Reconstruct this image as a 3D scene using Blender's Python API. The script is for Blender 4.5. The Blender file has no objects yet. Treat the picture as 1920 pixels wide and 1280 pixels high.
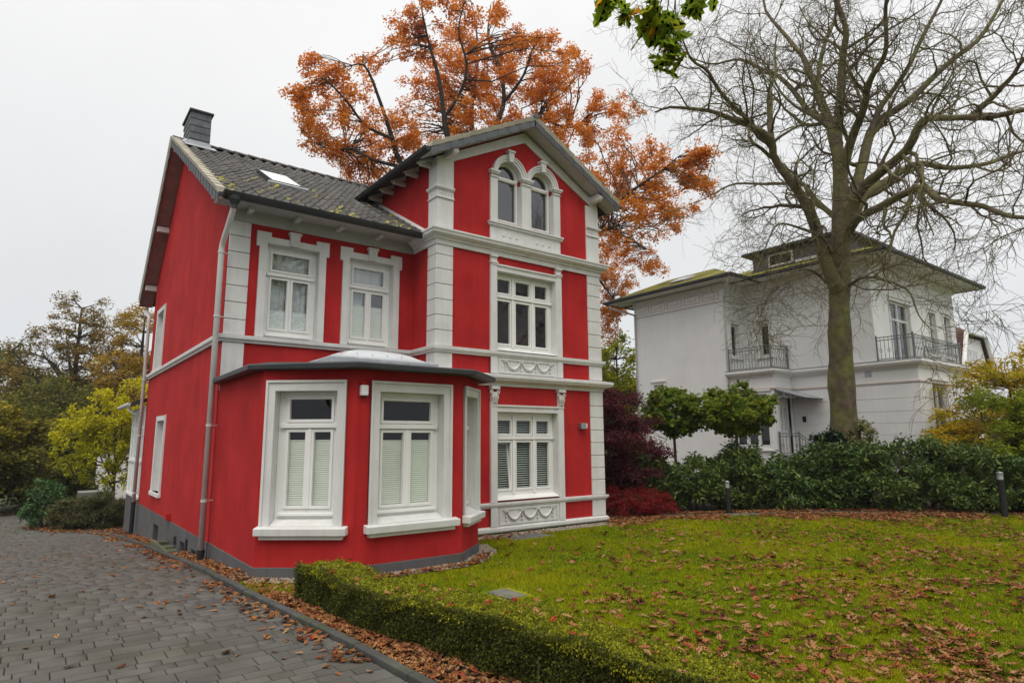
import bpy, math, random
import numpy as np
from mathutils import Vector, Matrix
from mathutils.geometry import tessellate_polygon

scene = bpy.context.scene
COL = scene.collection
rad = math.radians

# ------------------------------------------------------------------ camera, sky, sun, exposure
cam_data = bpy.data.cameras.new('camera')
cam = bpy.data.objects.new('camera', cam_data); COL.objects.link(cam)
cam_data.sensor_width = 36.0
cam_data.lens = 36.0 * 1171.0 / 1920.0
cam_data.clip_end = 1500.0
_pi, _ya, _ro = rad(8.98), rad(52.77), rad(-0.32)
_F = Vector((math.cos(_ya)*math.cos(_pi), math.sin(_ya)*math.cos(_pi), math.sin(_pi)))
_r = Vector((math.sin(_ya), -math.cos(_ya), 0)); _u = _r.cross(_F)
_r, _u = _r*math.cos(_ro) + _u*math.sin(_ro), _u*math.cos(_ro) - _r*math.sin(_ro)
_m = Matrix((_r, _u, -_F)).transposed().to_4x4()
_m.translation = Vector((0, 0, 2.0))
cam.matrix_world = _m
scene.camera = cam

SUN_EL, SUN_AZ = rad(60), rad(222)        # azimuth measured from +Y towards +X: behind the camera, high
world = bpy.data.worlds.new('World'); scene.world = world; world.use_nodes = True
wn, wl = world.node_tree.nodes, world.node_tree.links
bg = wn['Background']
sky = wn.new('ShaderNodeTexSky'); sky.sky_type = 'NISHITA'; sky.sun_disc = False
sky.sun_elevation = SUN_EL; sky.sun_rotation = SUN_AZ; sky.dust_density = 4.0
tc = wn.new('ShaderNodeTexCoord'); sep = wn.new('ShaderNodeSeparateXYZ')
wl.new(tc.outputs['Generated'], sep.inputs[0])
ramp = wn.new('ShaderNodeValToRGB')        # overcast: a little brighter towards the zenith
ramp.color_ramp.elements[0].position = 0.0; ramp.color_ramp.elements[0].color = (.61, .635, .66, 1)
ramp.color_ramp.elements[1].position = 1.0; ramp.color_ramp.elements[1].color = (1.34, 1.32, 1.28, 1)
e = ramp.color_ramp.elements.new(.3); e.color = (.685, .688, .69, 1)
e = ramp.color_ramp.elements.new(.62); e.color = (.80, .798, .795, 1)
wl.new(sep.outputs['Z'], ramp.inputs[0])
nz = wn.new('ShaderNodeTexNoise'); nz.inputs['Scale'].default_value = 2.2; nz.inputs['Detail'].default_value = 5
wl.new(tc.outputs['Generated'], nz.inputs['Vector'])
mr = wn.new('ShaderNodeMapRange'); mr.inputs['From Min'].default_value = .3; mr.inputs['From Max'].default_value = .7
mr.inputs['To Min'].default_value = .93; mr.inputs['To Max'].default_value = 1.05
wl.new(nz.outputs['Fac'], mr.inputs['Value'])
mul = wn.new('ShaderNodeMix'); mul.data_type = 'RGBA'; mul.blend_type = 'MULTIPLY'; mul.inputs['Factor'].default_value = 1
wl.new(ramp.outputs[0], mul.inputs['A']); wl.new(mr.outputs[0], mul.inputs['B'])
skm = wn.new('ShaderNodeMix'); skm.data_type = 'RGBA'; skm.blend_type = 'ADD'; skm.inputs['Factor'].default_value = .006
wl.new(mul.outputs['Result'], skm.inputs['A']); wl.new(sky.outputs[0], skm.inputs['B'])
wl.new(skm.outputs['Result'], bg.inputs['Color']); bg.inputs['Strength'].default_value = 1.0

sun_data = bpy.data.lights.new('sun', 'SUN'); sun_data.energy = 1.5; sun_data.angle = rad(50); sun_data.color = (1, .95, .87)
sun = bpy.data.objects.new('sun', sun_data); COL.objects.link(sun)
_sd = Vector((math.sin(SUN_AZ)*math.cos(SUN_EL), math.cos(SUN_AZ)*math.cos(SUN_EL), math.sin(SUN_EL)))
sun.rotation_euler = _sd.to_track_quat('Z', 'Y').to_euler(); sun.location = (0, 0, 40)

vs = scene.view_settings
vs.view_transform = 'Standard'; vs.look = 'None'; vs.gamma = 1.0; vs.exposure = 0.28; vs.use_curve_mapping = False
scene.cycles.max_bounces = 6; scene.cycles.diffuse_bounces = 3; scene.cycles.glossy_bounces = 3
scene.cycles.transparent_max_bounces = 8; scene.cycles.transmission_bounces = 4
scene.cycles.caustics_reflective = False; scene.cycles.caustics_refractive = False

# ------------------------------------------------------------------ helpers: materials
MATS = {}
def mat(name, col, rough=.75, var=.12, vscale=2.5, bump=.15, bscale=60., bstretch=1., col2=None, c2scale=1.2, c2lo=.5, c2hi=.7,
        metallic=0., spec=.35, objvar=0., coat=0., streak=0.):
    """paint, stone, metal: base colour with slow mottling, an optional second tone with shapes of its own, fine relief"""
    m = bpy.data.materials.new(name); m.use_nodes = True
    n, l = m.node_tree.nodes, m.node_tree.links
    b = n['Principled BSDF']
    geo = n.new('ShaderNodeNewGeometry')
    b.inputs['Roughness'].default_value = rough; b.inputs['Metallic'].default_value = metallic
    b.inputs['Specular IOR Level'].default_value = spec
    if coat: b.inputs['Coat Weight'].default_value = coat
    n1 = n.new('ShaderNodeTexNoise'); n1.inputs['Scale'].default_value = vscale; n1.inputs['Detail'].default_value = 6
    l.new(geo.outputs['Position'], n1.inputs['Vector'])
    r = n.new('ShaderNodeMapRange'); r.inputs['From Min'].default_value = .3; r.inputs['From Max'].default_value = .7
    r.inputs['To Min'].default_value = 1-var; r.inputs['To Max'].default_value = 1+var
    l.new(n1.outputs['Fac'], r.inputs['Value'])
    src = None
    if col2:
        n2 = n.new('ShaderNodeTexNoise'); n2.inputs['Scale'].default_value = c2scale; n2.inputs['Detail'].default_value = 8
        n2.inputs['Roughness'].default_value = .65
        l.new(geo.outputs['Position'], n2.inputs['Vector'])
        r2 = n.new('ShaderNodeMapRange'); r2.inputs['From Min'].default_value = c2lo; r2.inputs['From Max'].default_value = c2hi
        l.new(n2.outputs['Fac'], r2.inputs['Value'])
        mx = n.new('ShaderNodeMix'); mx.data_type = 'RGBA'
        mx.inputs['A'].default_value = (*col, 1); mx.inputs['B'].default_value = (*col2, 1)
        l.new(r2.outputs[0], mx.inputs['Factor']); src = mx.outputs['Result']
    mu = n.new('ShaderNodeMix'); mu.data_type = 'RGBA'; mu.blend_type = 'MULTIPLY'; mu.inputs['Factor'].default_value = 1
    if src: l.new(src, mu.inputs['A'])
    else: mu.inputs['A'].default_value = (*col, 1)
    l.new(r.outputs[0], mu.inputs['B'])
    out = mu.outputs['Result']
    if objvar:
        oi = n.new('ShaderNodeObjectInfo'); r3 = n.new('ShaderNodeMapRange')
        r3.inputs['To Min'].default_value = 1-objvar; r3.inputs['To Max'].default_value = 1+objvar
        l.new(oi.outputs['Random'], r3.inputs['Value'])
        m3 = n.new('ShaderNodeMix'); m3.data_type = 'RGBA'; m3.blend_type = 'MULTIPLY'; m3.inputs['Factor'].default_value = 1
        l.new(out, m3.inputs['A']); l.new(r3.outputs[0], m3.inputs['B']); out = m3.outputs['Result']
    if streak:          # rain streaks: tall thin stains down the wall
        mp = n.new('ShaderNodeMapping'); mp.inputs['Scale'].default_value = (5., 5., .35); l.new(geo.outputs['Position'], mp.inputs['Vector'])
        n5 = n.new('ShaderNodeTexNoise'); n5.inputs['Scale'].default_value = 1.6; n5.inputs['Detail'].default_value = 7; n5.inputs['Roughness'].default_value = .7; l.new(mp.outputs[0], n5.inputs['Vector'])
        r5 = n.new('ShaderNodeMapRange'); r5.inputs['From Min'].default_value = .45; r5.inputs['From Max'].default_value = .75; r5.inputs['To Min'].default_value = 1; r5.inputs['To Max'].default_value = 1-streak
        l.new(n5.outputs['Fac'], r5.inputs['Value'])
        m5 = n.new('ShaderNodeMix'); m5.data_type = 'RGBA'; m5.blend_type = 'MULTIPLY'; m5.inputs['Factor'].default_value = 1
        l.new(out, m5.inputs['A']); l.new(r5.outputs[0], m5.inputs['B']); out = m5.outputs['Result']
    l.new(out, b.inputs['Base Color'])
    if bump:
        n4 = n.new('ShaderNodeTexNoise'); n4.inputs['Scale'].default_value = bscale; n4.inputs['Detail'].default_value = 4
        mp4 = n.new('ShaderNodeMapping'); mp4.inputs['Scale'].default_value = (1, 1, 1/bstretch); l.new(geo.outputs['Position'], mp4.inputs['Vector']); l.new(mp4.outputs[0], n4.inputs['Vector'])
        bp = n.new('ShaderNodeBump'); bp.inputs['Strength'].default_value = bump; bp.inputs['Distance'].default_value = .02
        l.new(n4.outputs['Fac'], bp.inputs['Height']); l.new(bp.outputs[0], b.inputs['Normal'])
    MATS[name] = m
    return m

def leafmat(name, cols, transl=.3, rough=.65, spec=.10):
    """leaves: colour picked per leaf (face attribute rnd) from a list; light passes through"""
    m = bpy.data.materials.new(name); m.use_nodes = True
    n, l = m.node_tree.nodes, m.node_tree.links
    b = n['Principled BSDF']; out = n['Material Output']
    at = n.new('ShaderNodeAttribute'); at.attribute_name = 'rnd'
    rp = n.new('ShaderNodeValToRGB')
    els = rp.color_ramp.elements
    els[0].position = 0; els[0].color = (*cols[0], 1); els[1].position = 1; els[1].color = (*cols[-1], 1)
    for i, c in enumerate(cols[1:-1], 1):
        q = els.new(i/(len(cols)-1)); q.color = (*c, 1)
    l.new(at.outputs['Fac'], rp.inputs[0])
    l.new(rp.outputs[0], b.inputs['Base Color'])
    b.inputs['Roughness'].default_value = rough; b.inputs['Specular IOR Level'].default_value = spec
    tr = n.new('ShaderNodeBsdfTranslucent'); l.new(rp.outputs[0], tr.inputs['Color'])
    mx = n.new('ShaderNodeMixShader'); mx.inputs[0].default_value = transl
    l.new(b.outputs[0], mx.inputs[1]); l.new(tr.outputs[0], mx.inputs[2]); l.new(mx.outputs[0], out.inputs['Surface'])
    MATS[name] = m
    return m

def glassmat(name, refl=.12, tint=(.85, .9, .9), boost=1.6):
    m = bpy.data.materials.new(name); m.use_nodes = True
    n, l = m.node_tree.nodes, m.node_tree.links
    out = n['Material Output']; n.remove(n['Principled BSDF'])
    t = n.new('ShaderNodeBsdfTransparent'); t.inputs[0].default_value = (*tint, 1)
    g = n.new('ShaderNodeBsdfGlossy'); g.inputs['Roughness'].default_value = .015; g.inputs[0].default_value = (.95, .97, 1, 1)
    geo = n.new('ShaderNodeNewGeometry'); nn = n.new('ShaderNodeTexNoise'); nn.inputs['Scale'].default_value = 1.7
    l.new(geo.outputs['Position'], nn.inputs['Vector'])
    bp = n.new('ShaderNodeBump'); bp.inputs['Strength'].default_value = .05; bp.inputs['Distance'].default_value = .05
    l.new(nn.outputs['Fac'], bp.inputs['Height']); l.new(bp.outputs[0], g.inputs['Normal'])
    lw = n.new('ShaderNodeLayerWeight'); lw.inputs['Blend'].default_value = .5
    fr = n.new('ShaderNodeMath'); fr.operation = 'POWER'; fr.inputs[1].default_value = 4.; l.new(lw.outputs['Facing'], fr.inputs[0])
    ma = n.new('ShaderNodeMath'); ma.operation = 'MULTIPLY_ADD'; ma.use_clamp = True
    ma.inputs[1].default_value = boost; ma.inputs[2].default_value = refl
    l.new(fr.outputs[0], ma.inputs[0])
    mx = n.new('ShaderNodeMixShader'); l.new(ma.outputs[0], mx.inputs[0])
    l.new(t.outputs[0], mx.inputs[1]); l.new(g.outputs[0], mx.inputs[2]); l.new(mx.outputs[0], out.inputs['Surface'])
    MATS[name] = m
    return m

# ------------------------------------------------------------------ helpers: objects and meshes
def tag(o, label=None, cat=None, group=None, kind=None):
    if label: o['label'] = label
    if cat: o['category'] = cat
    if group: o['group'] = group
    if kind: o['kind'] = kind
    return o

def empty(name, loc, label, cat, group=None):
    o = bpy.data.objects.new(name, None); COL.objects.link(o); o.location = loc
    o.empty_display_size = .3
    return tag(o, label, cat, group)

def adopt(o, parent):
    """parent o, whose data is in world coordinates"""
    o.parent = parent
    if parent.type == 'EMPTY':
        o.matrix_parent_inverse = Matrix.Translation(-parent.location)
    return o

def link(name, me, material, parent=None):
    o = bpy.data.objects.new(name, me); COL.objects.link(o)
    if material is not None and not me.materials: me.materials.append(MATS[material] if isinstance(material, str) else material)
    if parent is not None: adopt(o, parent)
    return o

class Fr:
    """a wall's own axes: u along the wall, z up, d out of the wall"""
    def __init__(s, O, U, N): s.O, s.U, s.N = Vector(O), Vector(U).normalized(), Vector(N).normalized()
    def P(s, u, z, d=0): return s.O + s.U*u + Vector((0, 0, z)) + s.N*d

class MB:
    def __init__(s): s.v, s.f = [], []
    def add(s, vs, fs):
        k = len(s.v); s.v += [tuple(p) for p in vs]; s.f += [tuple(i+k for i in f) for f in fs]
    def hexa(s, p):
        s.add(p, [(0, 3, 2, 1), (4, 5, 6, 7), (0, 1, 5, 4), (1, 2, 6, 5), (2, 3, 7, 6), (3, 0, 4, 7)])
    def box(s, x0, x1, y0, y1, z0, z1):
        s.hexa([(x0, y0, z0), (x1, y0, z0), (x1, y1, z0), (x0, y1, z0), (x0, y0, z1), (x1, y0, z1), (x1, y1, z1), (x0, y1, z1)])
    def fbox(s, F, u0, u1, z0, z1, d0, d1):
        s.hexa([F.P(u0, z0, d0), F.P(u1, z0, d0), F.P(u1, z0, d1), F.P(u0, z0, d1),
                F.P(u0, z1, d0), F.P(u1, z1, d0), F.P(u1, z1, d1), F.P(u0, z1, d1)])
    def panel(s, F, outer, holes=(), d0=0., d1=-.1, back=False):
        """flat plate with holes: front at d0, edges and hole sides run to d1"""
        loops = [list(outer)] + [list(h) for h in holes]
        flat = [p for lp in loops for p in lp]
        tris = tessellate_polygon([[Vector((a, b, 0)) for a, b in lp] for lp in loops])
        n = len(flat)
        vs = [F.P(a, b, d0) for a, b in flat] + [F.P(a, b, d1) for a, b in flat]
        fs = [tuple(t) for t in tris]
        if back: fs += [tuple(i+n for i in t) for t in tris]
        k = 0
        for lp in loops:
            q = len(lp)
            for i in range(q):
                j = (i+1) % q
                fs.append((k+i, k+j, k+j+n, k+i+n))
            k += q
        s.add(vs, fs)
    def tube(s, pts, r, k=8, cap=True):
        pts = [Vector(p) for p in pts]; rs = r if isinstance(r, (list, tuple)) else [r]*len(pts)
        rings = []; mx = [max(abs((b-a).normalized()[q]) for a, b in zip(pts, pts[1:])) for q in range(3)]
        ref = Vector([1. if q == mx.index(min(mx)) else 0. for q in range(3)])
        for i, p in enumerate(pts):
            t = (pts[min(i+1, len(pts)-1)] - pts[max(i-1, 0)]).normalized()
            a = t.cross(ref).normalized(); b = t.cross(a)
            rings.append([p + (a*math.cos(2*math.pi*j/k) + b*math.sin(2*math.pi*j/k))*rs[i] for j in range(k)])
        vs = [q for rg in rings for q in rg]; fs = []
        for i in range(len(pts)-1):
            for j in range(k):
                fs.append((i*k+j, i*k+(j+1) % k, (i+1)*k+(j+1) % k, (i+1)*k+j))
        if cap: fs += [tuple(range(k)), tuple(range((len(pts)-1)*k, len(pts)*k))]
        s.add(vs, fs)
    def lathe(s, c, prof, k=16):
        c = Vector(c); vs = []; fs = []
        for r, z in prof:
            vs += [c + Vector((r*math.cos(2*math.pi*j/k), r*math.sin(2*math.pi*j/k), z)) for j in range(k)]
        for i in range(len(prof)-1):
            for j in range(k):
                fs.append((i*k+j, i*k+(j+1) % k, (i+1)*k+(j+1) % k, (i+1)*k+j))
        s.add(vs, fs + [tuple(range(k)), tuple(range((len(prof)-1)*k, len(prof)*k))])
    def sweep(s, prof, path, closed=False):
        """moulding: profile [(out, z)] run along a plan path with mitred corners; out is to the right of travel"""
        n = len(path); offs = []
        P = [Vector((a, b)) for a, b in path]
        for i in range(n):
            d0 = (P[i]-P[i-1]).normalized() if (i > 0 or closed) else None
            d1 = (P[(i+1) % n]-P[i]).normalized() if (i < n-1 or closed) else None
            d0 = d0 or d1; d1 = d1 or d0
            n0 = Vector((d0.y, -d0.x)); n1 = Vector((d1.y, -d1.x))
            b = (n0+n1).normalized(); b = b/max(b.dot(n0), .3)
            offs.append(b)
        k = len(prof)
        vs = [(P[i].x+offs[i].x*o, P[i].y+offs[i].y*o, z) for i in range(n) for o, z in prof]
        fs = []
        for i in range(n if closed else n-1):
            a, b2 = i*k, ((i+1) % n)*k
            for j in range(k):
                fs.append((a+j, a+(j+1) % k, b2+(j+1) % k, b2+j))
        if not closed: fs += [tuple(range(k)), tuple(range((n-1)*k, n*k))]
        s.add(vs, fs)
    def mesh(s, name):
        me = bpy.data.meshes.new(name); me.from_pydata(s.v, [], s.f); me.update(); return me
    def build(s, name, material, parent=None, smooth=False, bevel=0):
        me = s.mesh(name); o = link(name, me, material, parent)
        if smooth: me.shade_smooth()
        if bevel:
            b = o.modifiers.new('bevel', 'BEVEL'); b.width = bevel; b.segments = 2; b.limit_method = 'ANGLE'; b.angle_limit = rad(40)
        return o

def rect(a, b, c, d): return [(a, c), (b, c), (b, d), (a, d)]

def np_mesh(name, V, F, rnd=None, smooth=False):
    """V (n,3); F (m,k) of one face size; rnd: one value per face"""
    me = bpy.data.meshes.new(name)
    V = np.ascontiguousarray(V, dtype=np.float32); F = np.ascontiguousarray(F, dtype=np.int32)
    me.vertices.add(len(V)); me.vertices.foreach_set('co', V.ravel())
    m, k = F.shape
    me.loops.add(m*k); me.loops.foreach_set('vertex_index', F.ravel())
    me.polygons.add(m); me.polygons.foreach_set('loop_start', np.arange(0, m*k, k, dtype=np.int32))
    if rnd is not None:
        a = me.attributes.new('rnd', 'FLOAT', 'FACE'); a.data.foreach_set('value', np.ascontiguousarray(rnd, dtype=np.float32))
    me.update(calc_edges=True)
    if smooth: me.shade_smooth()
    return me
# ------------------------------------------------------------------ materials
mat('red_stucco', (.42, .022, .023), .88, .13, 1.1, .3, 90, col2=(.50, .034, .033), c2scale=.7, c2lo=.45, c2hi=.75, streak=.24, spec=.12)
mat('trim_grey', (.67, .67, .66), .7, .06, 2, .15, 70, col2=(.60, .60, .58), c2scale=2.2, c2lo=.5, c2hi=.8, streak=.13)
mat('frame_white', (.80, .80, .78), .38, .03, 3, .03, 40, spec=.5)
mat('plinth_grey', (.105, .103, .108), .85, .15, 1.5, .35, 70, col2=(.085, .08, .068), c2scale=2.5, streak=.2)
mat('roof_tile', (.085, .080, .074), .85, .22, 5, .5, 45, col2=(.20, .19, .17), c2scale=9, c2lo=.62, c2hi=.75, objvar=.22)
mat('roof_moss', (.085, .080, .074), .9, .22, 5, .5, 45, col2=(.30, .27, .04), c2scale=5, c2lo=.52, c2hi=.6, objvar=.22)
mat('roof_dark', (.045, .046, .048), .8, .2, 3, .3, 30)
mat('verge_beige', (.46, .42, .34), .85, .15, 4, .3, 60, objvar=.1)
mat('slate', (.095, .10, .11), .6, .2, 6, .25, 40, objvar=.2)
mat('zinc_dark', (.045, .048, .052), .45, .15, 3, .05, 30, metallic=.3)
mat('zinc_pipe', (.55, .54, .52), .5, .08, 4, .05, 30, metallic=.0)
mat('lead', (.42, .44, .47), .5, .15, 6, .2, 20, metallic=.3)
mat('cast_iron', (.014, .014, .015), .65, .2, 5, .1, 40)
mat('soffit', (.34, .19, .18), .85, .15, 4, .2, 40)  # reddish brown: overhang shade put into the colour of pinkish white boards
mat('soffit_grey', (.45, .45, .45), .85, .08, 4, .1, 40)
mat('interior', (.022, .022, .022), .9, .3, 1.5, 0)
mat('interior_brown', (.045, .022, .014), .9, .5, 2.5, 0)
mat('blind', (.70, .72, .65), .8, .04, 3, 0)
mat('blind_sky_white', (.80, .82, .82), .8, .03, 3, 0)  # white blinds, and the sky reflection painted on the roof window pane
mat('curtain', (.60, .62, .65), .9, .10, 2, 0)
mat('slat', (.62, .66, .63), .5, .06, 3, 0)
mat('acrylic', (.60, .63, .66), .25, .06, 3, .02, 10, spec=.5)
mat('lamp_white', (.82, .82, .80), .4, .02, 3, 0)
mat('steel', (.35, .36, .36), .35, .1, 6, .03, 30, metallic=.8)
mat('soil', (.055, .040, .028), .95, .35, 3, .6, 25, col2=(.075, .07, .03), c2scale=2)
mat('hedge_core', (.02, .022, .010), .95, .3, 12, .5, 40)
mat('earth', (.06, .06, .028), .95, .3, .6, .5, 12, col2=(.05, .075, .018), c2scale=.25, c2lo=.4, c2hi=.6)
mat('lawn', (.14, .175, .009), .95, .3, 1.4, .8, 60, col2=(.25, .235, .012), c2scale=.9, c2lo=.42, c2hi=.6, spec=.05)
mat('bedding', (.045, .043, .034), .9, .25, 2, .4, 30, col2=(.05, .065, .015), c2scale=1.5, c2lo=.5, c2hi=.7)
mat('paver', (.092, .086, .078), .8, .2, 2.2, .35, 70, col2=(.070, .072, .048), c2scale=.8, c2lo=.48, c2hi=.72, objvar=.2, spec=.3)
mat('paver_far', (.098, .092, .084), .8, .25, 3, .35, 70, col2=(.075, .077, .054), c2scale=.8, c2lo=.48, c2hi=.72, spec=.3)
mat('kerb', (.062, .062, .060), .85, .25, 4, .4, 40, col2=(.07, .085, .03), c2scale=3, objvar=.12)
mat('concrete', (.26, .26, .245), .85, .15, 3, .3, 50, col2=(.13, .15, .08), c2scale=3)
mat('concrete_dark', (.15, .145, .12), .9, .2, 4, .3, 50, col2=(.10, .12, .05), c2scale=5)
mat('concrete_green', (.09, .10, .055), .9, .25, 4, .3, 40)
mat('gravel', (.30, .25, .20), .9, .4, 18, .2, 60)
mat('bark', (.115, .085, .058), .92, .35, 5, 1.0, 16, bstretch=5., col2=(.14, .14, .044), c2scale=1.6, c2lo=.42, c2hi=.62)
mat('bark_oak', (.05, .042, .036), .95, .3, 4, .7, 18)
mat('bark_young', (.085, .07, .045), .9, .25, 6, .4, 25)
mat('white_render', (.82, .825, .815), .85, .05, .8, .12, 40, col2=(.79, .795, .785), c2scale=.5, c2lo=.4, c2hi=.9, streak=.05)
mat('white_trim', (.78, .77, .75), .75, .05, 1.2, .1, 40)
mat('pink_line', (.62, .54, .51), .8, .08, 2, 0)
mat('moss_roof', (.30, .28, .025), .95, .3, 1.2, .8, 14, col2=(.06, .055, .045), c2scale=1.2, c2lo=.45, c2hi=.62)
mat('rail_grey', (.20, .21, .215), .5, .1, 4, 0, metallic=.4)
mat('brown_tile', (.10, .045, .035), .85, .2, 3, .4, 20)
mat('terracotta', (.16, .07, .05), .9, .2, 5, .2, 30)
glassmat('glass', .035, tint=(.95, .98, .97), boost=.9)
glassmat('glass_sky', .13, tint=(.95, .98, .98), boost=1.0)

# ------------------------------------------------------------------ the ground
def smooth01(t): t = min(max(t, 0.), 1.); return t*t*(3-2*t)
def gz(x, y):
    drop = -.065*min(max(y-10.5, 0.), 16.)*(1-smooth01((x-4)/3.))
    return drop - .10*smooth01((y-8.8)/3.)*smooth01((x-5)/2.)
gzv = np.vectorize(gz)
KERB = [(2.80, -6.), (2.80, 2.), (2.68, 5.), (2.62, 6.36), (2.46, 8.19), (2.32, 9.74), (2.31, 13.4), (2.31, 18.1), (2.16, 23.6), (1.6, 26.), (.25, 28.2)]
def kerb_x(y):
    for (x0, y0), (x1, y1) in zip(KERB, KERB[1:]):
        if y0 <= y <= y1: return x0+(x1-x0)*(y-y0)/(y1-y0)
    return KERB[0][0] if y < -6 else .25

def sheet(name, poly_or_grid, dz, material, parent=None, kind='structure'):
    """a sheet draped over the terrain: grid of xs, ys with a keep test"""
    xs, ys, keep = poly_or_grid
    idx = {}; V = []; F = []
    def vid(i, j):
        if (i, j) not in idx:
            idx[(i, j)] = len(V); V.append((xs[i], ys[j], gz(xs[i], ys[j])+dz))
        return idx[(i, j)]
    for i in range(len(xs)-1):
        for j in range(len(ys)-1):
            if keep is None or keep((xs[i]+xs[i+1])/2, (ys[j]+ys[j+1])/2):
                F.append((vid(i, j), vid(i+1, j), vid(i+1, j+1), vid(i, j+1)))
    me = bpy.data.meshes.new(name); me.from_pydata(V, [], F); me.shade_smooth()
    o = link(name, me, material, parent)
    if kind: tag(o, kind=kind)
    return o
def lin(a, b, n): return [a+(b-a)*i/n for i in range(n+1)]
sheet('ground', ([-400, -120, -50] + lin(-20, 40, 60) + [70, 150, 500], [-200, -60] + lin(-20, 50, 70) + [90, 200, 600], None), -.02, 'earth')
drive = sheet('driveway', (lin(-9, 2.8, 40), lin(-6, 40, 92), lambda x, y: x < kerb_x(y) or y > 28.6), .004, 'bedding')
HY = [-8., .5, 2.4, 3.2, 4.2, 5.5, 6., 7., 8.2]
def hedge_f(y): return np.interp(y, HY, [4.3, 3.95, 3.68, 3.52, 3.36, 3.10, 3.0, 2.88, 2.78])
def hedge_b(y): return np.interp(y, HY, [5.0, 4.62, 4.28, 4.12, 3.96, 3.80, 3.74, 3.55, 3.36])
def strip(name, ys, fl, fr, n, dz, material):
    V = [(x, y, gz(x, y)+dz) for y in ys for x in lin(fl(y), fr(y), n)]
    k = n+1; F = [(j*k+i, j*k+i+1, (j+1)*k+i+1, (j+1)*k+i) for j in range(len(ys)-1) for i in range(n)]
    me = bpy.data.meshes.new(name); me.from_pydata(V, [], F); me.shade_smooth(); return tag(link(name, me, material), kind='structure')
lawn_l = lambda y: float(hedge_f(y)+.2) if y < 8.2 else kerb_x(y)+.07
lawn_o = strip('lawn', lin(-8, 8.15, 40)+lin(8.2, 12.8, 14), lawn_l, lambda y: 12.2+(.35-(y-12.3)*.75)/.66, 50, .03, 'lawn')
hedge_bed = strip('hedge_bed', lin(-5.5, 8.6, 60), lambda y: kerb_x(y)+.07, lambda y: float(hedge_b(min(y, 8.2)))-.1 if y < 8.2 else 2.95, 6, .024, 'soil')
path_o = sheet('path', (lin(11.8, 26, 70), lin(-2, 14, 80), lambda x, y: .1 < (x-12.2)*.66+(y-12.3)*.75 < .95), .045, 'concrete_dark')
bed_o = sheet('planting_bed', (lin(10, 34, 48), lin(-6, 24, 60), lambda x, y: .85 < (x-12.2)*.66+(y-12.3)*.75 < 14), .02, 'soil')
verge_o = sheet('house_border', (lin(2.2, 2.75, 4), lin(8.6, 23.4, 60), lambda x, y: x > kerb_x(y)+.1), .036, 'soil')
bed2_o = sheet('shrub_bed', (lin(-.2, 9, 40), lin(22.2, 40, 60), lambda x, y: x > kerb_x(y)-.02 and x > .1+max(0, y-29)*.0), .03, 'soil')

# pavers: rows across the drive, two row depths, random lengths; the nearest 300 as pieces
R = random.Random(11)
pv = []
y = -5.8
while y < 34:
    h = R.choice((.155, .155, .235)); x1 = kerb_x(y+h/2) - .03; x = x1
    while x > (-6.5 if y > 6 else -2.5):
        w = R.choice((.16, .20, .24, .32, .32))
        pv.append((x-w, y, w, h)); x -= w
    y += h
def unit_paver():
    c = .014
    mb = MB()
    o = [(-.5, -.5), (.5, -.5), (.5, .5), (-.5, .5)]; i_ = [(a*(1-c*2), b*(1-c*2)) for a, b in o]
    vs = [(a, b, -1) for a, b in o] + [(a, b, -.12) for a, b in o] + [(a, b, 0) for a, b in i_]
    fs = [(8, 9, 10, 11)] + [(4+k, 4+(k+1) % 4, 8+(k+1) % 4, 8+k) for k in range(4)] + [(k, (k+1) % 4, 4+(k+1) % 4, 4+k) for k in range(4)]
    mb.add(vs, fs); return mb
up = unit_paver().mesh('paver'); up.materials.append(MATS['paver'])
def vis(x, y):       # how large a paver shows from the garden gate, where the picture is taken
    d2 = x*x+y*y; fwd = .605*x+.796*y; side = .796*x-.605*y
    return -1 if fwd < 3.2 or side < -.86*fwd or side > .4*fwd else 1/(d2+.1)
pv.sort(key=lambda p: -vis(p[0]+p[2]/2, p[1]+p[3]/2)*p[2]*p[3])
rest_v, rest_f = [], []
base_v = np.array([v[:] for v in (q.co for q in up.vertices)]); base_f = [tuple(p.vertices) for p in up.polygons]
for k, (x, y, w, h) in enumerate(pv):
    cx, cy = x+w/2, y+h/2; top = gz(cx, cy)+.034+R.uniform(-.0012, .0012)
    sx, sy = w-.007, h-.008
    if k < 300:
        o = bpy.data.objects.new('paver', up); COL.objects.link(o)
        o.location = (cx, cy, top); o.scale = (sx, sy, .05)
        o.rotation_euler = (R.uniform(-.003, .003), R.uniform(-.003, .003), R.uniform(-.003, .003)); o.parent = drive
    else:
        b = base_v*np.array([sx, sy, .05]); n0 = len(rest_v)*len(base_v)
        sl = (gz(cx, cy+.1)-gz(cx, cy-.1))/.2
        b[:, 2] += b[:, 1]*sl
        rest_v.append(b+np.array([cx, cy, top])); rest_f.append(np.array([f for f in base_f])+n0)
me = np_mesh('paving', np.concatenate(rest_v), np.concatenate(rest_f))
tag(link('paving', me, 'paver_far', drive), kind='stuff')

# kerb edging
kerb = empty('kerb', (2.3, 10, 0), None, None); tag(kerb, kind='structure')
y = -4.0
while y < 25.5:
    y1 = y+1.0; p0 = Vector((kerb_x(y), y, gz(2, y))); p1 = Vector((kerb_x(y1-.012), y1-.012, gz(2, y1)))
    t = (p1-p0).normalized(); n = Vector((t.y, -t.x, 0)); dz = R.uniform(-.006, .006)
    mb = MB(); a, b, h = n*-.01, n*.085, Vector((0, 0, .085+dz))
    mb.hexa([p0+a-h, p1+a-h, p1+b-h, p0+b-h, p0+a+h, p1+a+h, p1+b+h, p0+b+h])
    mb.build('kerb_stone', 'kerb', kerb, bevel=.012); y = y1
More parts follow.
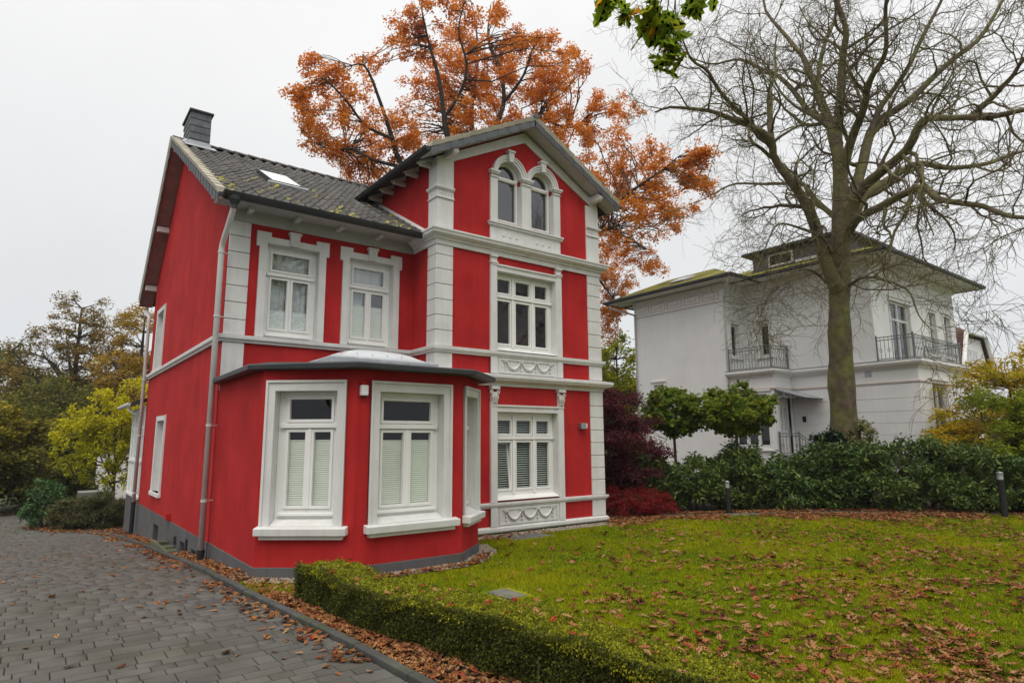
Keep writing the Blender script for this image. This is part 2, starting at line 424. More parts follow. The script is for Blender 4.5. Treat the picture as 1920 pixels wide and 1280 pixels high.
# ------------------------------------------------------------------ the red house
RH = empty('red_house', (6, 16, 0), 'red stucco villa with pale grey trim, gabled tower and canted bay', 'house')
xL, yW, yT, xT, xR = 2.72, 12.8, 11.7, 6.8, 11.83
yBk, RY, RZ = 22.3, 18.75, 10.35
F_left = Fr((xL, 0, 0), (0, 1, 0), (-1, 0, 0))
F_wing = Fr((0, yW, 0), (1, 0, 0), (0, -1, 0))
F_tow = Fr((0, yT, 0), (1, 0, 0), (0, -1, 0))
F_side = Fr((xT, 0, 0), (0, 1, 0), (-1, 0, 0))
bA, bB, bC, bD = Vector((2.735, 9.87, 0)), Vector((3.86, 8.97, 0)), Vector((5.75, 8.97, 0)), Vector((6.52, 9.62, 0))
def edge_frame(a, b):
    u = (b-a).normalized(); return Fr(a, u, (u.y, -u.x, 0))
F_ab, F_bc, F_cd = edge_frame(bA, bB), Fr((0, 8.97, 0), (1, 0, 0), (0, -1, 0)), edge_frame(bC, bD)
F_bl = Fr((bA.x, 0, 0), (0, 1, 0), (-1, 0, 0))

def grow(o, e=.012): return rect(o[0]-e, o[1]+e, o[2]-e, o[3]+e)

def window(F, o, dep, panes, surround=None, room='interior', glass='glass', sash=True, rd=.45, parent=RH):
    """o: opening (u0,u1,z0,z1); frame plate with pane holes set back dep; returns the window part"""
    u0, u1, z0, z1 = o
    mb = MB(); mb.panel(F, rect(u0+.002, u1-.002, z0+.002, z1-.002), [rect(*p) for p in panes], -dep, -dep-.05)
    if sash:
        for a, b, c, d in panes:
            e = .042
            mb.panel(F, rect(a-e, b+e, c-e, d+e), [rect(a-.004, b+.004, c-.004, d+.004)], -dep+.022, -dep-.01)
    w = mb.build('window', 'frame_white', parent)
    for a, b, c, d in panes:
        g = MB(); g.add([F.P(a-.005, c-.005, -dep-.03), F.P(b+.005, c-.005, -dep-.03), F.P(b+.005, d+.005, -dep-.03), F.P(a-.005, d+.005, -dep-.03)], [(0, 1, 2, 3)])
        g.build('pane', glass, w)
    if room:
        k = MB(); e = .001
        pts = [F.P(u0-e, z0-e, -dep-.051), F.P(u1+e, z0-e, -dep-.051), F.P(u1+e, z1+e, -dep-.051), F.P(u0-e, z1+e, -dep-.051),
               F.P(u0-e, z0-e, -dep-rd), F.P(u1+e, z0-e, -dep-rd), F.P(u1+e, z1+e, -dep-rd), F.P(u0-e, z1+e, -dep-rd)]
        k.add(pts, [(4, 5, 6, 7), (0, 1, 5, 4), (1, 2, 6, 5), (2, 3, 7, 6), (3, 0, 4, 7)])
        k.build('room_niche', room, w)
    return w

def pleated(F, a, b, c, d, dep, name, material, parent, step=.032):
    """honeycomb blind: folded cloth"""
    n = max(2, int((d-c)/step)); vs = []; fs = []
    for i in range(2*n+1):
        z = d-(d-c)*i/(2*n); o = -dep-(.053 if i % 2 else .060)
        vs += [F.P(a-.01, z, o), F.P(b+.01, z, o)]
        if i: fs.append((2*i-2, 2*i-1, 2*i+1, 2*i))
    mb = MB(); mb.add(vs, fs); mb.fbox(F, a-.01, b+.01, d, d+.014, -dep-.075, -dep-.052)
    mb.build(name, material, parent)

# ---- left gable wall
def zf(y): return 6.63+.564*(y-12.15)
def zb(y): return RZ-(RZ-6.45)/(22.95-RY)*(y-RY)
low_w, up_w = (18.55, 19.75, .70, 2.57), (20.1, 21.25, 4.10, 5.80)
mb = MB()
mb.panel(F_left, [(yW, .19), (yBk, .19), (yBk, zb(yBk)-.12), (RY, RZ-.16), (yW, zf(yW)-.12)], [grow(low_w), grow(up_w)], 0, -.3)
mb.build('gable_wall', 'red_stucco', RH)
mb = MB(); cel = [(18.2, 19.0, -.50, -.07), (14.82, 15.32, -.55, -.07), (13.68, 14.14, -.36, -.08)]
mb.panel(F_left, [(yW-.0, -1.3), (yBk, -1.3), (yBk, .19), (yW, .19)], [rect(*c) for c in cel], .02, -.18)
pl_ = mb.build('plinth', 'plinth_grey', RH)
for c in cel:
    k = MB(); k.fbox(F_left, c[0]+.02, c[1]-.02, c[2], c[3], -.14, -.1); k.build('cellar_window', 'interior', pl_)
k = MB(); k.fbox(F_left, 14.5, 14.62, -.6, .04, .022, .05); k.build('vent_strip', 'cast_iron', pl_)
k = MB(); k.fbox(F_left, 15.72, 15.82, -.2, -.03, .022, .07); k.build('junction_box', 'zinc_dark', pl_)
k = MB(); k.fbox(F_left, 16.7, 16.85, .21, .36, .002, .10); k.build('vent_cowl', 'red_stucco', RH)
def trim_ring(F, o, wd, pr, parent, name='window_surround', material='trim_grey'):
    mb = MB(); u0, u1, z0, z1 = o
    mb.panel(F, rect(u0-wd, u1+wd, z0-wd*.3, z1+wd), [rect(*o)], pr, -.139)
    return mb.build(name, material, parent, bevel=.006)
for o in (low_w, up_w):
    w = window(F_left, o, .14, [(o[0]+.14, o[1]-.14, o[2]+.16, o[3]-.14)])
    trim_ring(F_left, o, .13, .035, w)
    k = MB(); k.fbox(F_left, o[0]-.16, o[1]+.16, o[2]-.10, o[2]-.0, -.1, .07); k.build('window_sill', 'trim_grey', w, bevel=.006)

# ---- wing front wall, two upper windows
w1, w2 = (3.46, 4.54, 4.06, 6.0), (5.22, 6.28, 4.06, 6.0)
mb = MB(); mb.panel(F_wing, rect(xL+.01, xT+.02, 2.9, 6.9), [grow(w1), grow(w2)], 0, -.3); mb.build('wing_wall', 'red_stucco', RH)
for (u0, u1, z0, z1), cx in ((w1, 4.0), (w2, 5.75)):
    pa = [(cx-.38, cx+.38, 5.50, 5.84), (cx-.38, cx-.06, 4.28, 5.30), (cx+.06, cx+.38, 4.28, 5.30)]
    if cx > 5: pa = [(cx-.36+.0, cx+.36, 5.49, 5.83), (cx-.36, cx-.07, 4.28, 5.28), (cx+.07, cx+.36, 4.28, 5.28)]
    w = window(F_wing, (u0, u1, z0, z1), .14, pa, glass='glass_sky')
    k = MB(); k.fbox(F_wing, u0+.05, u1-.05, 5.36, 5.43, -.14, -.09); k.build('transom', 'frame_white', w, bevel=.008)
    k = MB(); k.fbox(F_wing, u0+.08, u1-.08, z0+.05, z0+.09, -.14, -.09); k.build('bottom_rail', 'frame_white', w, bevel=.008)
    # sheer cloth hung behind the glass, blind drawn up from below
    for a, b, c, d in pa:
        k = MB(); n = 10
        vs = []; fs = []
        for i in range(n+1):
            u = a-.02+(b-a+.04)*i/n; dd = -.30-.02*math.sin(i*1.9)
            vs += [F_wing.P(u, c-.02, dd), F_wing.P(u, d+.02, dd)]
            if i: fs.append((2*i-2, 2*i, 2*i+1, 2*i-1))
        if cx < 5 or d > 5.4 or a < cx-.2:
            k.add(vs, fs); k.build('curtain', 'curtain', w)
        if d < 5.4: pleated(F_wing, a, b, c, 4.66 if cx < 5 else 4.98, .14, 'blind', 'blind_sky_white' if cx < 5 else 'blind', w)
    L_, R_ = u0-.15, u1+.15
    mb = MB()
    mb.panel(F_wing, [(L_, z0), (L_, 5.91), (L_-.06, 5.91), (L_-.06, 6.22), (L_+.22, 6.22), (L_+.22, 6.13), (R_-.22, 6.13), (R_-.22, 6.22), (R_+.06, 6.22), (R_+.06, 5.91), (R_, 5.91), (R_, z0)],
             [rect(u0, u1, z0+.001, z1)], .05, -.139)
    s = mb.build('window_surround', 'trim_grey', w, bevel=.008)
    mb = MB(); mb.panel(F_wing, [(cx-.075, 6.0), (cx+.075, 6.0), (cx+.10, 6.24), (cx-.10, 6.24)], [], .10, .0)
    mb.fbox(F_wing, cx-.125, cx+.125, 6.24, 6.29, 0, .125)
    for q in (-.05, 0, .05): mb.fbox(F_wing, cx+q-.014, cx+q+.014, 6.03, 6.2, .1, .115)
    mb.build('keystone', 'trim_grey', w, bevel=.006)
mb = MB(); mb.fbox(F_wing, xL-.0, xT-.02, 6.35, 6.64, 0, .03); mb.fbox(F_wing, xL-.3, xT-.02, 6.60, 6.66, .02, .62); mb.build('eaves_frieze', 'soffit_grey', RH, bevel=.006)
for x in (3.06, 4.0, 4.92, 5.84):
    k = MB(); k.fbox(F_wing, x-.05, x+.05, 6.52, 6.60, .02, .34); k.build('rafter_end', 'trim_grey', RH, bevel=.01)
def quoins(F, u0, u1, zs, side=None):
    for a, b in zip(zs, zs[1:]):
        k = MB()
        if side: # L shaped corner block: also covers the side face
            Fs, s0, s1 = side
            k.fbox(F, u0-.03, u1, a+.006, b-.006, -.05, .03); k.fbox(Fs, s0+.001, s1, a+.006, b-.006, -.05, .0285)
        else: k.fbox(F, u0, u1, a+.006, b-.006, -.05, .03)
        k.build('quoin', 'trim_grey', RH, bevel=.008)
quoins(F_wing, xL+.012, 3.13, [4.05, 4.36, 4.70, 5.03, 5.38, 5.71, 6.04, 6.35])
quoins(F_wing, xL+.012, 3.13, [2.95, 3.91])

# ---- tower
gA, oA = [], (8.40, 10.26, .66, 2.65)
gF = (8.40, 10.26, 4.07, 5.98)
def zt_top(x): return 9.93-.53*abs(x-9.31)
def arch_poly(cx, hw, z0, zs, n=14):
    return [(cx-hw, z0), (cx+hw, z0)] + [(cx+hw*math.cos(math.pi*i/n), zs+hw*math.sin(math.pi*i/n)) for i in range(n+1)]
ac = (8.82, 9.86); aH, aZ0, aZs = .37, 7.18, 8.44
mb = MB()
mb.panel(F_tow, [(xT+.006, .05), (xR-.006, .05), (xR-.006, zt_top(xR)-.16), (9.31, 9.93-.16), (xT+.006, zt_top(xT)-.16)],
         [grow(oA), grow(gF)] + [arch_poly(c, aH+.012, aZ0-.012, aZs) for c in ac], 0, -.3)
mb.build('tower_wall', 'red_stucco', RH)
mb = MB(); mb.panel(F_side, [(yT, 2.8), (19, 2.8), (19, 8.4), (yT, 8.4)], [], 0, -.1); mb.build('tower_side_wall', 'red_stucco', RH)
mb = MB(); mb.box(xR-.1, xR, yT+.01, 19, -.3, 8.4); mb.build('tower_east_wall', 'red_stucco', RH)
mb = MB(); mb.box(xL+.3, xR, yBk-.2, yBk, -1.3, 6.8); mb.build('rear_wall', 'red_stucco', RH)
mb = MB(); mb.sweep([(-.02, -.6), (.025, -.6), (.025, .06), (-.02, .06)], [(xT, 12.6), (xT, yT), (xR, yT), (xR, 19)]); mb.build('tower_plinth', 'plinth_grey', RH)
TP = [(xT, 12.7), (xT, yT), (xR, yT), (xR, 13.5)]
WP = [(xL, yBk), (xL, yW), (xT, yW), (xT, yT), (xR, yT), (xR, 13.5)]
def band(name, prof, path): 
    mb = MB(); mb.sweep(prof, path); return mb.build(name, 'trim_grey', RH)
band('cornice', [(-.02, 6.34), (.05, 6.34), (.05, 6.44), (.09, 6.46), (.10, 6.50), (.15, 6.52), (.20, 6.56), (.21, 6.62), (.23, 6.63), (.23, 6.67), (-.02, 6.70)], TP)
band('sill_band', [(-.02, 3.91), (.05, 3.91), (.06, 3.95), (.095, 3.97), (.10, 4.0), (.10, 4.045), (-.02, 4.055)], WP)
band('storey_cornice', [(-.02, 3.24), (.05, 3.24), (.055, 3.30), (.12, 3.33), (.20, 3.36), (.22, 3.40), (.24, 3.42), (.24, 3.48), (-.02, 3.53)], TP)
band('lower_band', [(-.02, .51), (.05, .51), (.06, .54), (.09, .56), (.095, .61), (-.02, .625)], TP)
band('base_band', [(-.02, -.02), (.07, -.02), (.085, .01), (.085, .07), (.05, .085), (.045, .10), (-.02, .105)], TP)
SD = (F_side, yT-.03, yT+.36)
quoins(F_tow, xT, 7.21, [4.055, 4.40, 4.74, 5.09, 5.44, 5.78, 6.11, 6.34], SD)
quoins(F_tow, xT, 7.21, [3.53, 3.91], SD); quoins(F_tow, xT, 7.21, [2.3, 3.24], SD)
quoins(F_tow, xT, 7.21, [6.70, 7.43], SD); quoins(F_tow, xT, 7.21, [7.70, 8.42], SD)
for zs in ([.625, 1.0, 1.30, 1.61, 1.93, 2.25, 2.57, 2.87, 3.24], [.105, .51], [3.53, 3.91], [4.055, 4.40, 4.74, 5.09, 5.44, 5.78, 6.11, 6.34], [6.70, 7.43], [7.70, 8.30]):
    quoins(F_tow, 11.40, xR+.03, zs)
for path, n in (([(xT-.03, yT+.36), (xT-.03, yT-.03), (7.21, yT-.03)], 6), ([(11.40, yT-.03), (xR+.03, yT-.03), (xR+.03, yT+.2)], 4)):
    mb = MB(); mb.sweep([(-.05, 7.43), (.03, 7.43), (.03, 7.46), (.0, 7.48), (.0, 7.62), (.03, 7.64), (.06, 7.66), (.06, 7.70), (-.05, 7.71)], path)
    c = mb.build('pilaster_cap', 'trim_grey', RH)
    for i in range(5):
        u = path[-1][0]-.06-.075*i if n == 6 else path[0][0]+.06+.075*i
        k = MB(); k.lathe((u, yT-.03, 7.55), [(.0, -.02), (.016, -.012), (.018, .0), (.012, .018), (0, .024)], 6); k.build('rosette', 'trim_grey', c, smooth=True)

def tri_window(o, panes, room, extra):
    w = window(F_tow, o, .15, panes, room=room)
    u0, u1, z0, z1 = o
    mb = MB(); mb.fbox(F_tow, u0+.02, u1-.02, extra-.03, extra+.035, -.15, -.10)
    for u in (9.02, 9.63): mb.fbox(F_tow, u-.035, u+.035, z0+.12, z1-.08, -.15, -.115)
    mb.build('mullion', 'frame_white', w, bevel=.006)
    mb = MB(); mb.panel(F_tow, rect(u0-.15, u1+.19, z0, z1+.16), [rect(u0, u1, z0+.001, z1)], .045, -.149)
    mb.fbox(F_tow, u0-.155, u1+.195, z1+.12, z1+.16, .03, .075)
    mb.build('window_surround', 'trim_grey', w, bevel=.007)
    mb = MB(); mb.hexa([F_tow.P(u0, z0, -.16), F_tow.P(u1, z0, -.16), F_tow.P(u1, z0, .04), F_tow.P(u0, z0, .04), F_tow.P(u0, z0+.09, -.16), F_tow.P(u1, z0+.09, -.16), F_tow.P(u1, z0+.01, .06), F_tow.P(u0, z0+.01, .06)])
    mb.build('window_sill', 'frame_white', w)
    return w
pan = lambda a, b, c, d: [(8.55, 8.93, a, b), (9.11, 9.54, a, b), (9.72, 10.10, a, b), (8.55, 8.93, c, d), (9.11, 9.54, c, d), (9.72, 10.10, c, d)]
wf = tri_window(gF, pan(5.51, 5.83, 4.28, 5.30), 'interior_brown', 5.405)
wg = tri_window(oA, pan(2.15, 2.455, .90, 1.95), 'interior', 2.05)
# venetian blinds on the ground floor
for a, b, c, d in pan(2.15, 2.455, .90, 1.95):
    k = MB(); z = c+.01
    while z < d:
        k.hexa([F_tow.P(a-.03, z, -.225), F_tow.P(b+.03, z, -.225), F_tow.P(b+.03, z+.014, -.262), F_tow.P(a-.03, z+.014, -.262),
                F_tow.P(a-.03, z+.003, -.225), F_tow.P(b+.03, z+.003, -.225), F_tow.P(b+.03, z+.017, -.262), F_tow.P(a-.03, z+.017, -.262)])
        z += .052
    tag(k.build('blind_slats', 'slat', wg), kind='stuff')
# the tilted left casement: frame leaning in at the top
k = MB()
def tl(u, z, d): return F_tow.P(u, z, d-(z-.9)*.12)
for a, b, c, d in ((8.50, 8.545, .86, 1.97), (8.90, 8.945, .86, 1.97), (8.545, 8.90, .86, .905), (8.545, 8.90, 1.925, 1.97)):
    k.hexa([tl(a, c, -.17), tl(b, c, -.17), tl(b, c, -.13), tl(a, c, -.13), tl(a, d, -.17), tl(b, d, -.17), tl(b, d, -.13), tl(a, d, -.13)])
k.build('casement', 'frame_white', wg)

# pilaster strips beside the tower windows, capitals, festoon panels
for z0, z1 in ((.625, 2.86), (4.055, 6.34)):
    for u in (8.24, 10.27):
        k = MB(); k.fbox(F_tow, u, u+.18, z0, z1, -.02, .062)
        if z1 > 6: k.fbox(F_tow, u-.02, u+.20, z1-.20, z1-.16, 0, .09); k.fbox(F_tow, u-.015, u+.195, z1-.05, z1+.01, 0, .095)
        k.build('pilaster_strip', 'trim_grey', RH, bevel=.006)
for u in (8.33, 10.36):
    k = MB(); k.panel(F_tow, [(u-.075, 2.84), (u+.075, 2.84), (u+.09, 3.1), (u-.09, 3.1)], [], .09, -.02); k.fbox(F_tow, u-.115, u+.115, 3.16, 3.23, -.02, .13)
    for s in (-1, 1):
        k.tube([F_tow.P(u+s*.095+.035*math.cos(t*.7), 3.10+.035*math.sin(t*.7), .09) for t in range(9)], .018, 6)
        k.tube([F_tow.P(u+s*.05, 2.88, .09), F_tow.P(u+s*.065, 2.97, .11), F_tow.P(u+s*.05, 3.03, .125)], [.018, .026, .012], 6)
    k.tube([F_tow.P(u, 2.86, .09), F_tow.P(u, 2.98, .12), F_tow.P(u, 3.06, .14)], [.02, .035, .014], 6)
    k.build('capital', 'trim_grey', RH)
for z0, z1 in ((.105, .51), (3.53, 3.91)):
    k = MB(); k.fbox(F_tow, 8.24, 10.45, z0, z1, -.02, .035)
    k.fbox(F_tow, 8.24, 8.42, z0, z1, 0, .062); k.fbox(F_tow, 10.27, 10.45, z0, z1, 0, .062)
    h = z1-z0
    k.panel(F_tow, rect(8.47, 10.22, z0+.05*h, z1-.05*h), [rect(8.52, 10.17, z0+.16*h, z1-.16*h)], .055, .03)
    p = k.build('apron_panel', 'trim_grey', RH, bevel=.005)
    zt = z1-.26*h
    for i in range(3):
        a, b = 8.66+i*.46, 8.66+(i+1)*.46
        g = MB(); pts = []; rr = []
        for j in range(13):
            t = j/12; pts.append(F_tow.P(a+.03+(b-a-.06)*t, zt-.42*h*(1-(2*t-1)**2), .055)); rr.append(.014+.022*math.sin(math.pi*t))
        g.tube(pts, rr, 8)
        for j in range(1, 12): g.lathe(tuple(pts[j]+F_tow.N*.012), [(0, -.02), (rr[j]*.8, 0), (0, .02)], 6)
        g.build('garland', 'trim_grey', p, smooth=True)
    for i in range(4):
        u = 8.66+i*.46; g = MB()
        for s in (-1, 1): g.tube([F_tow.P(u, zt, .055), F_tow.P(u+s*.05, zt+.035, .065), F_tow.P(u+s*.06, zt+.005, .06), F_tow.P(u, zt, .055)], .011, 6)
        g.tube([F_tow.P(u, zt, .06), F_tow.P(u-.008, zt-.2*h, .055), F_tow.P(u+.008, zt-.42*h, .055)], [.012, .02, .008], 6)
        g.lathe(tuple(F_tow.P(u, zt-.45*h, .055)), [(0, -.03), (.024, -.01), (.02, .02), (0, .03)], 8)
        g.build('ribbon_bow', 'trim_grey', p, smooth=True)

# twin arched gable window
for c in ac:
    n = 16
    def ap(hw, z0, zs=aZs): return arch_poly(c, hw, z0, zs, n)
    mb = MB(); gl = [(c-.29, c+.29)]
    low = rect(c-.285, c+.285, 7.33, 8.34)
    tp = [(c-.285, 8.43), (c+.285, 8.43)] + [(c+.285*math.cos(math.pi*i/n), 8.47+.285*math.sin(math.pi*i/n)) for i in range(n+1)]
    mb.panel(F_tow, ap(aH-.002, aZ0+.002), [low, tp], -.13, -.18)
    mb.panel(F_tow, rect(c-.325, c+.325, 7.29, 8.38), [rect(c-.289, c+.289, 7.326, 8.344)], -.108, -.14)
    mb.fbox(F_tow, c-.34, c+.34, 8.375, 8.425, -.13, -.095)
    w = mb.build('window', 'frame_white', RH)
    for pg in (low, tp):
        g = MB(); g.add([F_tow.P(a, b, -.16) for a, b in pg], [tuple(range(len(pg)))]); g.build('pane', 'glass_sky', w)
    k = MB(); k.panel(F_tow, ap(aH+.001, aZ0), [], -.6, -.181); k.build('room_niche', 'interior', w)
    mb = MB(); steps = [(aH, .0, .16), (aH+.05, 0, .10), (aH+.10, 0, .13)]
    def ring(r0, r1, d1):
        o = [(c+r1*math.cos(math.pi*i/n), aZs+r1*math.sin(math.pi*i/n)) for i in range(n+1)]
        i_ = [(c+r0*math.cos(math.pi*i/n), aZs+r0*math.sin(math.pi*i/n)) for i in range(n, -1, -1)]
        mb.panel(F_tow, o+i_, [], d1, -.129 if r0 == aH else -.02)
    ring(aH, aH+.06, .05); ring(aH+.06, aH+.12, .075); ring(aH+.12, aH+.15, .10)
    mb.build('arch_moulding', 'trim_grey', w, bevel=.004)
    mb = MB(); mb.panel(F_tow, [(c-.055, aZs+aH-.02), (c+.055, aZs+aH-.02), (c+.085, aZs+aH+.24), (c-.085, aZs+aH+.24)], [], .13, 0)
    mb.fbox(F_tow, c-.11, c+.11, aZs+aH+.22, aZs+aH+.27, 0, .155); mb.build('keystone', 'trim_grey', w, bevel=.006)
for u0, u1 in ((8.24, 8.45), (9.19, 9.49), (10.23, 10.46)):
    k = MB(); k.fbox(F_tow, u0, u1, 7.18, 8.30, -.128, .05)
    k.fbox(F_tow, u0-.01, u1+.01, 8.30, 8.33, -.02, .075); k.fbox(F_tow, u0+.01, u1-.01, 8.33, 8.38, -.02, .06); k.fbox(F_tow, u0-.02, u1+.02, 8.38, 8.42, -.02, .10); k.fbox(F_tow, u0-.04, u1+.04, 8.42, 8.47, -.02, .125)
    k.build('window_pilaster', 'trim_grey', RH, bevel=.005)
k = MB(); k.fbox(F_tow, 8.24, 10.46, 6.69, 7.10, -.02, .035); k.fbox(F_tow, 8.20, 10.50, 7.08, 7.13, -.02, .085); k.fbox(F_tow, 8.18, 10.52, 7.13, 7.175, -.02, .115)
ap_ = k.build('arch_window_sill', 'trim_grey', RH, bevel=.006)
for c in ac:
    for i in (-1, 0, 1):
        k = MB(); k.lathe(tuple(F_tow.P(c+i*.2, 6.88, .035)), [(0, -.03), (.03, -.015), (.034, 0), (.022, .02), (0, .03)], 8); k.build('rosette', 'trim_grey', ap_, smooth=True)
# gable frieze
mb = MB(); b0 = lambda x: zt_top(x)-.20
mb.panel(F_tow, [(xT, b0(xT)-.20), (7.21, b0(7.21)-.22), (9.31, b0(9.31)-.26), (11.40, b0(11.40)-.22), (xR, b0(xR)-.2), (xR, b0(xR)), (9.31, b0(9.31)), (xT, b0(xT))], [], .036, -.02)
mb.build('gable_frieze', 'trim_grey', RH, bevel=.005)
# ---- canted bay on the ground floor
L_ab, L_cd = (bB-bA).length, (bD-bC).length
oab, obc, ocd = (.20, 1.15, .76, 2.76), (4.23, 5.38, .76, 2.76), (.17, .86, .76, 2.76)
for F, u0, u1, o in ((F_ab, 0, L_ab, oab), (F_bc, bB.x, bC.x, obc), (F_cd, 0, L_cd, ocd)):
    mb = MB(); mb.panel(F, rect(u0, u1, .18, 3.12), [grow(o)], 0, -.28); mb.build('bay_wall', 'red_stucco', RH)
mb = MB(); mb.panel(F_bl, rect(bA.y, yW+.05, .18, 3.12), [], 0, -.1); mb.build('bay_wall', 'red_stucco', RH)
mb = MB(); mb.box(bD.x-.1, bD.x, bD.y+.01, yT+.05, -.3, 3.12); mb.build('bay_wall', 'red_stucco', RH)
mb = MB(); mb.sweep([(-.05, -.7), (.018, -.7), (.018, .18), (.012, .188), (-.05, .188)], [(bA.x, yW-.02), (bA.x, bA.y), (bB.x, bB.y), (bC.x, bC.y), (bD.x, bD.y), (bD.x, yT-.05)])
mb.build('bay_plinth', 'plinth_grey', RH)
def bay_window(F, o, panes, blind_top, wd, s0, s1):
    w = window(F, o, .17, panes, rd=.7)
    u0, u1, z0, z1 = o
    mb = MB(); zt = (panes[0][2]+panes[1][3])/2
    mb.fbox(F, u0+.04, u1-.04, zt-.035, zt+.03, -.17, -.12); mb.fbox(F, u0+.05, u1-.05, z0+.14, z0+.18, -.17, -.12)
    um = (panes[1][1]+panes[2][0])/2; mb.fbox(F, um-.03, um+.03, panes[1][2]-.04, panes[1][3]+.05, -.17, -.135)
    mb.build('transom', 'frame_white', w, bevel=.006)
    for a, b, c, d in panes[1:]: pleated(F, a, b, c, blind_top, .17, 'blind', 'blind', w)
    mb = MB(); mb.panel(F, rect(u0-wd, u1+wd, z0, z1+.16), [rect(u0, u1, z0+.001, z1)], .03, -.169)
    mb.panel(F, rect(u0-wd, u1+wd, z0, z1+.16), [rect(u0-wd+.035, u1+wd-.035, z0+.001, z1+.125)], .055, .0)
    mb.build('window_surround', 'trim_grey', w, bevel=.007)
    mb = MB(); mb.hexa([F.P(s0, .645, -.02), F.P(s1, .645, -.02), F.P(s1, .645, .14), F.P(s0, .645, .14), F.P(s0, .775, -.02), F.P(s1, .775, -.02), F.P(s1, .75, .15), F.P(s0, .75, .15)])
    mb.hexa([F.P(u0, .77, -.17), F.P(u1, .77, -.17), F.P(u1, .76, .0), F.P(u0, .76, .0), F.P(u0, .86, -.17), F.P(u1, .86, -.17), F.P(u1, .772, .03), F.P(u0, .772, .03)])
    mb.fbox(F, s0+.06, s1-.06, .585, .645, -.02, .085)
    mb.build('window_sill', 'trim_grey', w, bevel=.008)
    return w
bay_window(F_ab, oab, [(.37, 1.01, 2.335, 2.64), (.37, .62, 1.045, 2.14), (.76, 1.01, 1.045, 2.14)], 2.01, .14, .02, 1.37)
bay_window(F_bc, obc, [(4.38, 5.23, 2.32, 2.63), (4.38, 4.735, 1.02, 2.13), (4.875, 5.23, 1.02, 2.13)], 2.0, .15, 4.03, 5.64)
bay_window(F_cd, ocd, [(.30, .73, 2.32, 2.63), (.30, .485, 1.02, 2.13), (.545, .73, 1.02, 2.13)], 2.0, .10, .05, .985)
# bay roof: flat, dark edging, domed rooflight
ro = [(2.62, yW-.002), (2.56, 9.98), (3.73, 8.72), (5.80, 8.70), (6.80, 9.55), (6.80, yT-.002)]
mb = MB()
n = len(ro); inner = [(2.85, yW-.003), (2.9, 10.3), (4.0, 9.3), (5.6, 9.3), (6.4, 10.0), (6.75, yT-.003)]
zi = [3.30, 3.26, 3.24, 3.24, 3.24, 3.30]
vs = [(a, b, 3.165) for a, b in ro] + [(a, b, z) for (a, b), z in zip(inner, zi)] + [(6.75, yW-.003, 3.31)]
fs = [(i, i+1, n+i+1, n+i) for i in range(n-1)] + [tuple(range(n, 2*n)) + (2*n,)]
mb.add(vs, fs); mb.add([(a, b, 3.085) for a, b in ro] + [(xT, yW, 3.085)], [tuple(range(n+1))])
bay_roof = mb.build('bay_roof', 'roof_dark', RH)
mb = MB(); mb.sweep([(-.10, 3.075), (.015, 3.075), (.045, 3.09), (.05, 3.15), (.03, 3.172), (.0, 3.172), (-.10, 3.168)], ro); mb.build('roof_edging', 'zinc_dark', bay_roof)
# rooflight: many-sided dome on a kerb
def dome(cx, cy, a, b, z0, h):
    prof = [(1.0, 0), (.99, .10), (.93, .18), (.84, .32), (.70, .58), (.52, .80), (.30, .94), (0.001, 1.0)]
    k = 12; mb = MB(); vs = []; fs = []
    for r, t in prof:
        for j in range(k):
            an = 2*math.pi*(j+.5)/k; c, s = math.cos(an), math.sin(an); q = (abs(c)**5+abs(s)**5)**(-1/5)
            vs.append((cx+a*r*c*q, cy+b*r*s*q, z0+h*t))
    for i in range(len(prof)-1):
        for j in range(k): fs.append((i*k+j, i*k+(j+1) % k, (i+1)*k+(j+1) % k, (i+1)*k+j))
    mb.add(vs, fs); return mb
lx_, ly_ = 4.85, 10.75
mb = MB(); mb.box(lx_-1.03, lx_+1.03, ly_-.78, ly_+.78, 3.2, 3.42); rl = mb.build('rooflight', 'lead', bay_roof, bevel=.03)
dome(lx_, ly_, .96, .74, 3.415, .23).build('rooflight_dome', 'acrylic', rl)
for i in range(7):
    k = MB(); k.lathe((lx_-.84+i*.28, ly_-.735, 3.475), [(.010, -.01), (.012, 0), (.006, .01)], 6); k.build('bolt', 'steel', rl)

# ---- main roof
mr_ = empty
def slope_slab(mb, p00, p10, p11, p01, t):
    a = [Vector(p) for p in (p00, p10, p11, p01)]; mb.hexa([p-Vector((0, 0, t)) for p in a]+a)
x0r, x1r, ye, ze = 2.36, 12.2, 12.15, 6.63
mb = MB()
slope_slab(mb, (x0r, ye, ze), (x1r, ye, ze), (x1r, RY, RZ), (x0r, RY, RZ), .09)
slope_slab(mb, (x0r, RY, RZ), (x1r, RY, RZ), (x1r, 22.95, 6.45), (x0r, 22.95, 6.45), .09)
main_roof = mb.build('roof', 'roof_dark', RH)
sl = math.atan(.564); tw, tl_ = .30, .345
def tile_mesh():
    mb = MB(); n = 8; L = tl_+.07
    vs = []; fs = []
    def h(t): return .038*math.cos(2*math.pi*t)+.012*math.cos(4*math.pi*t)
    for yy, dz in ((0, .022), (L, .004)):
        for i in range(n+1): vs.append((-tw/2+tw*1.02*i/n, yy, h(i/n)+dz))
    for i in range(n+1): vs.append((-tw/2+tw*1.02*i/n, 0, h(i/n)+.022-.02))
    for i in range(n): fs += [(i, i+1, n+2+i, n+1+i), (2*n+2+i, 2*n+3+i, i+1, i)]
    mb.add(vs, fs); me = mb.mesh('roof_tile'); return me
tm, tmm = tile_mesh(), tile_mesh(); tm.materials.append(MATS['roof_tile']); tmm.materials.append(MATS['roof_moss'])
slope_len = (RY-ye)/math.cos(sl); rows = int(slope_len/tl_)
spots = []
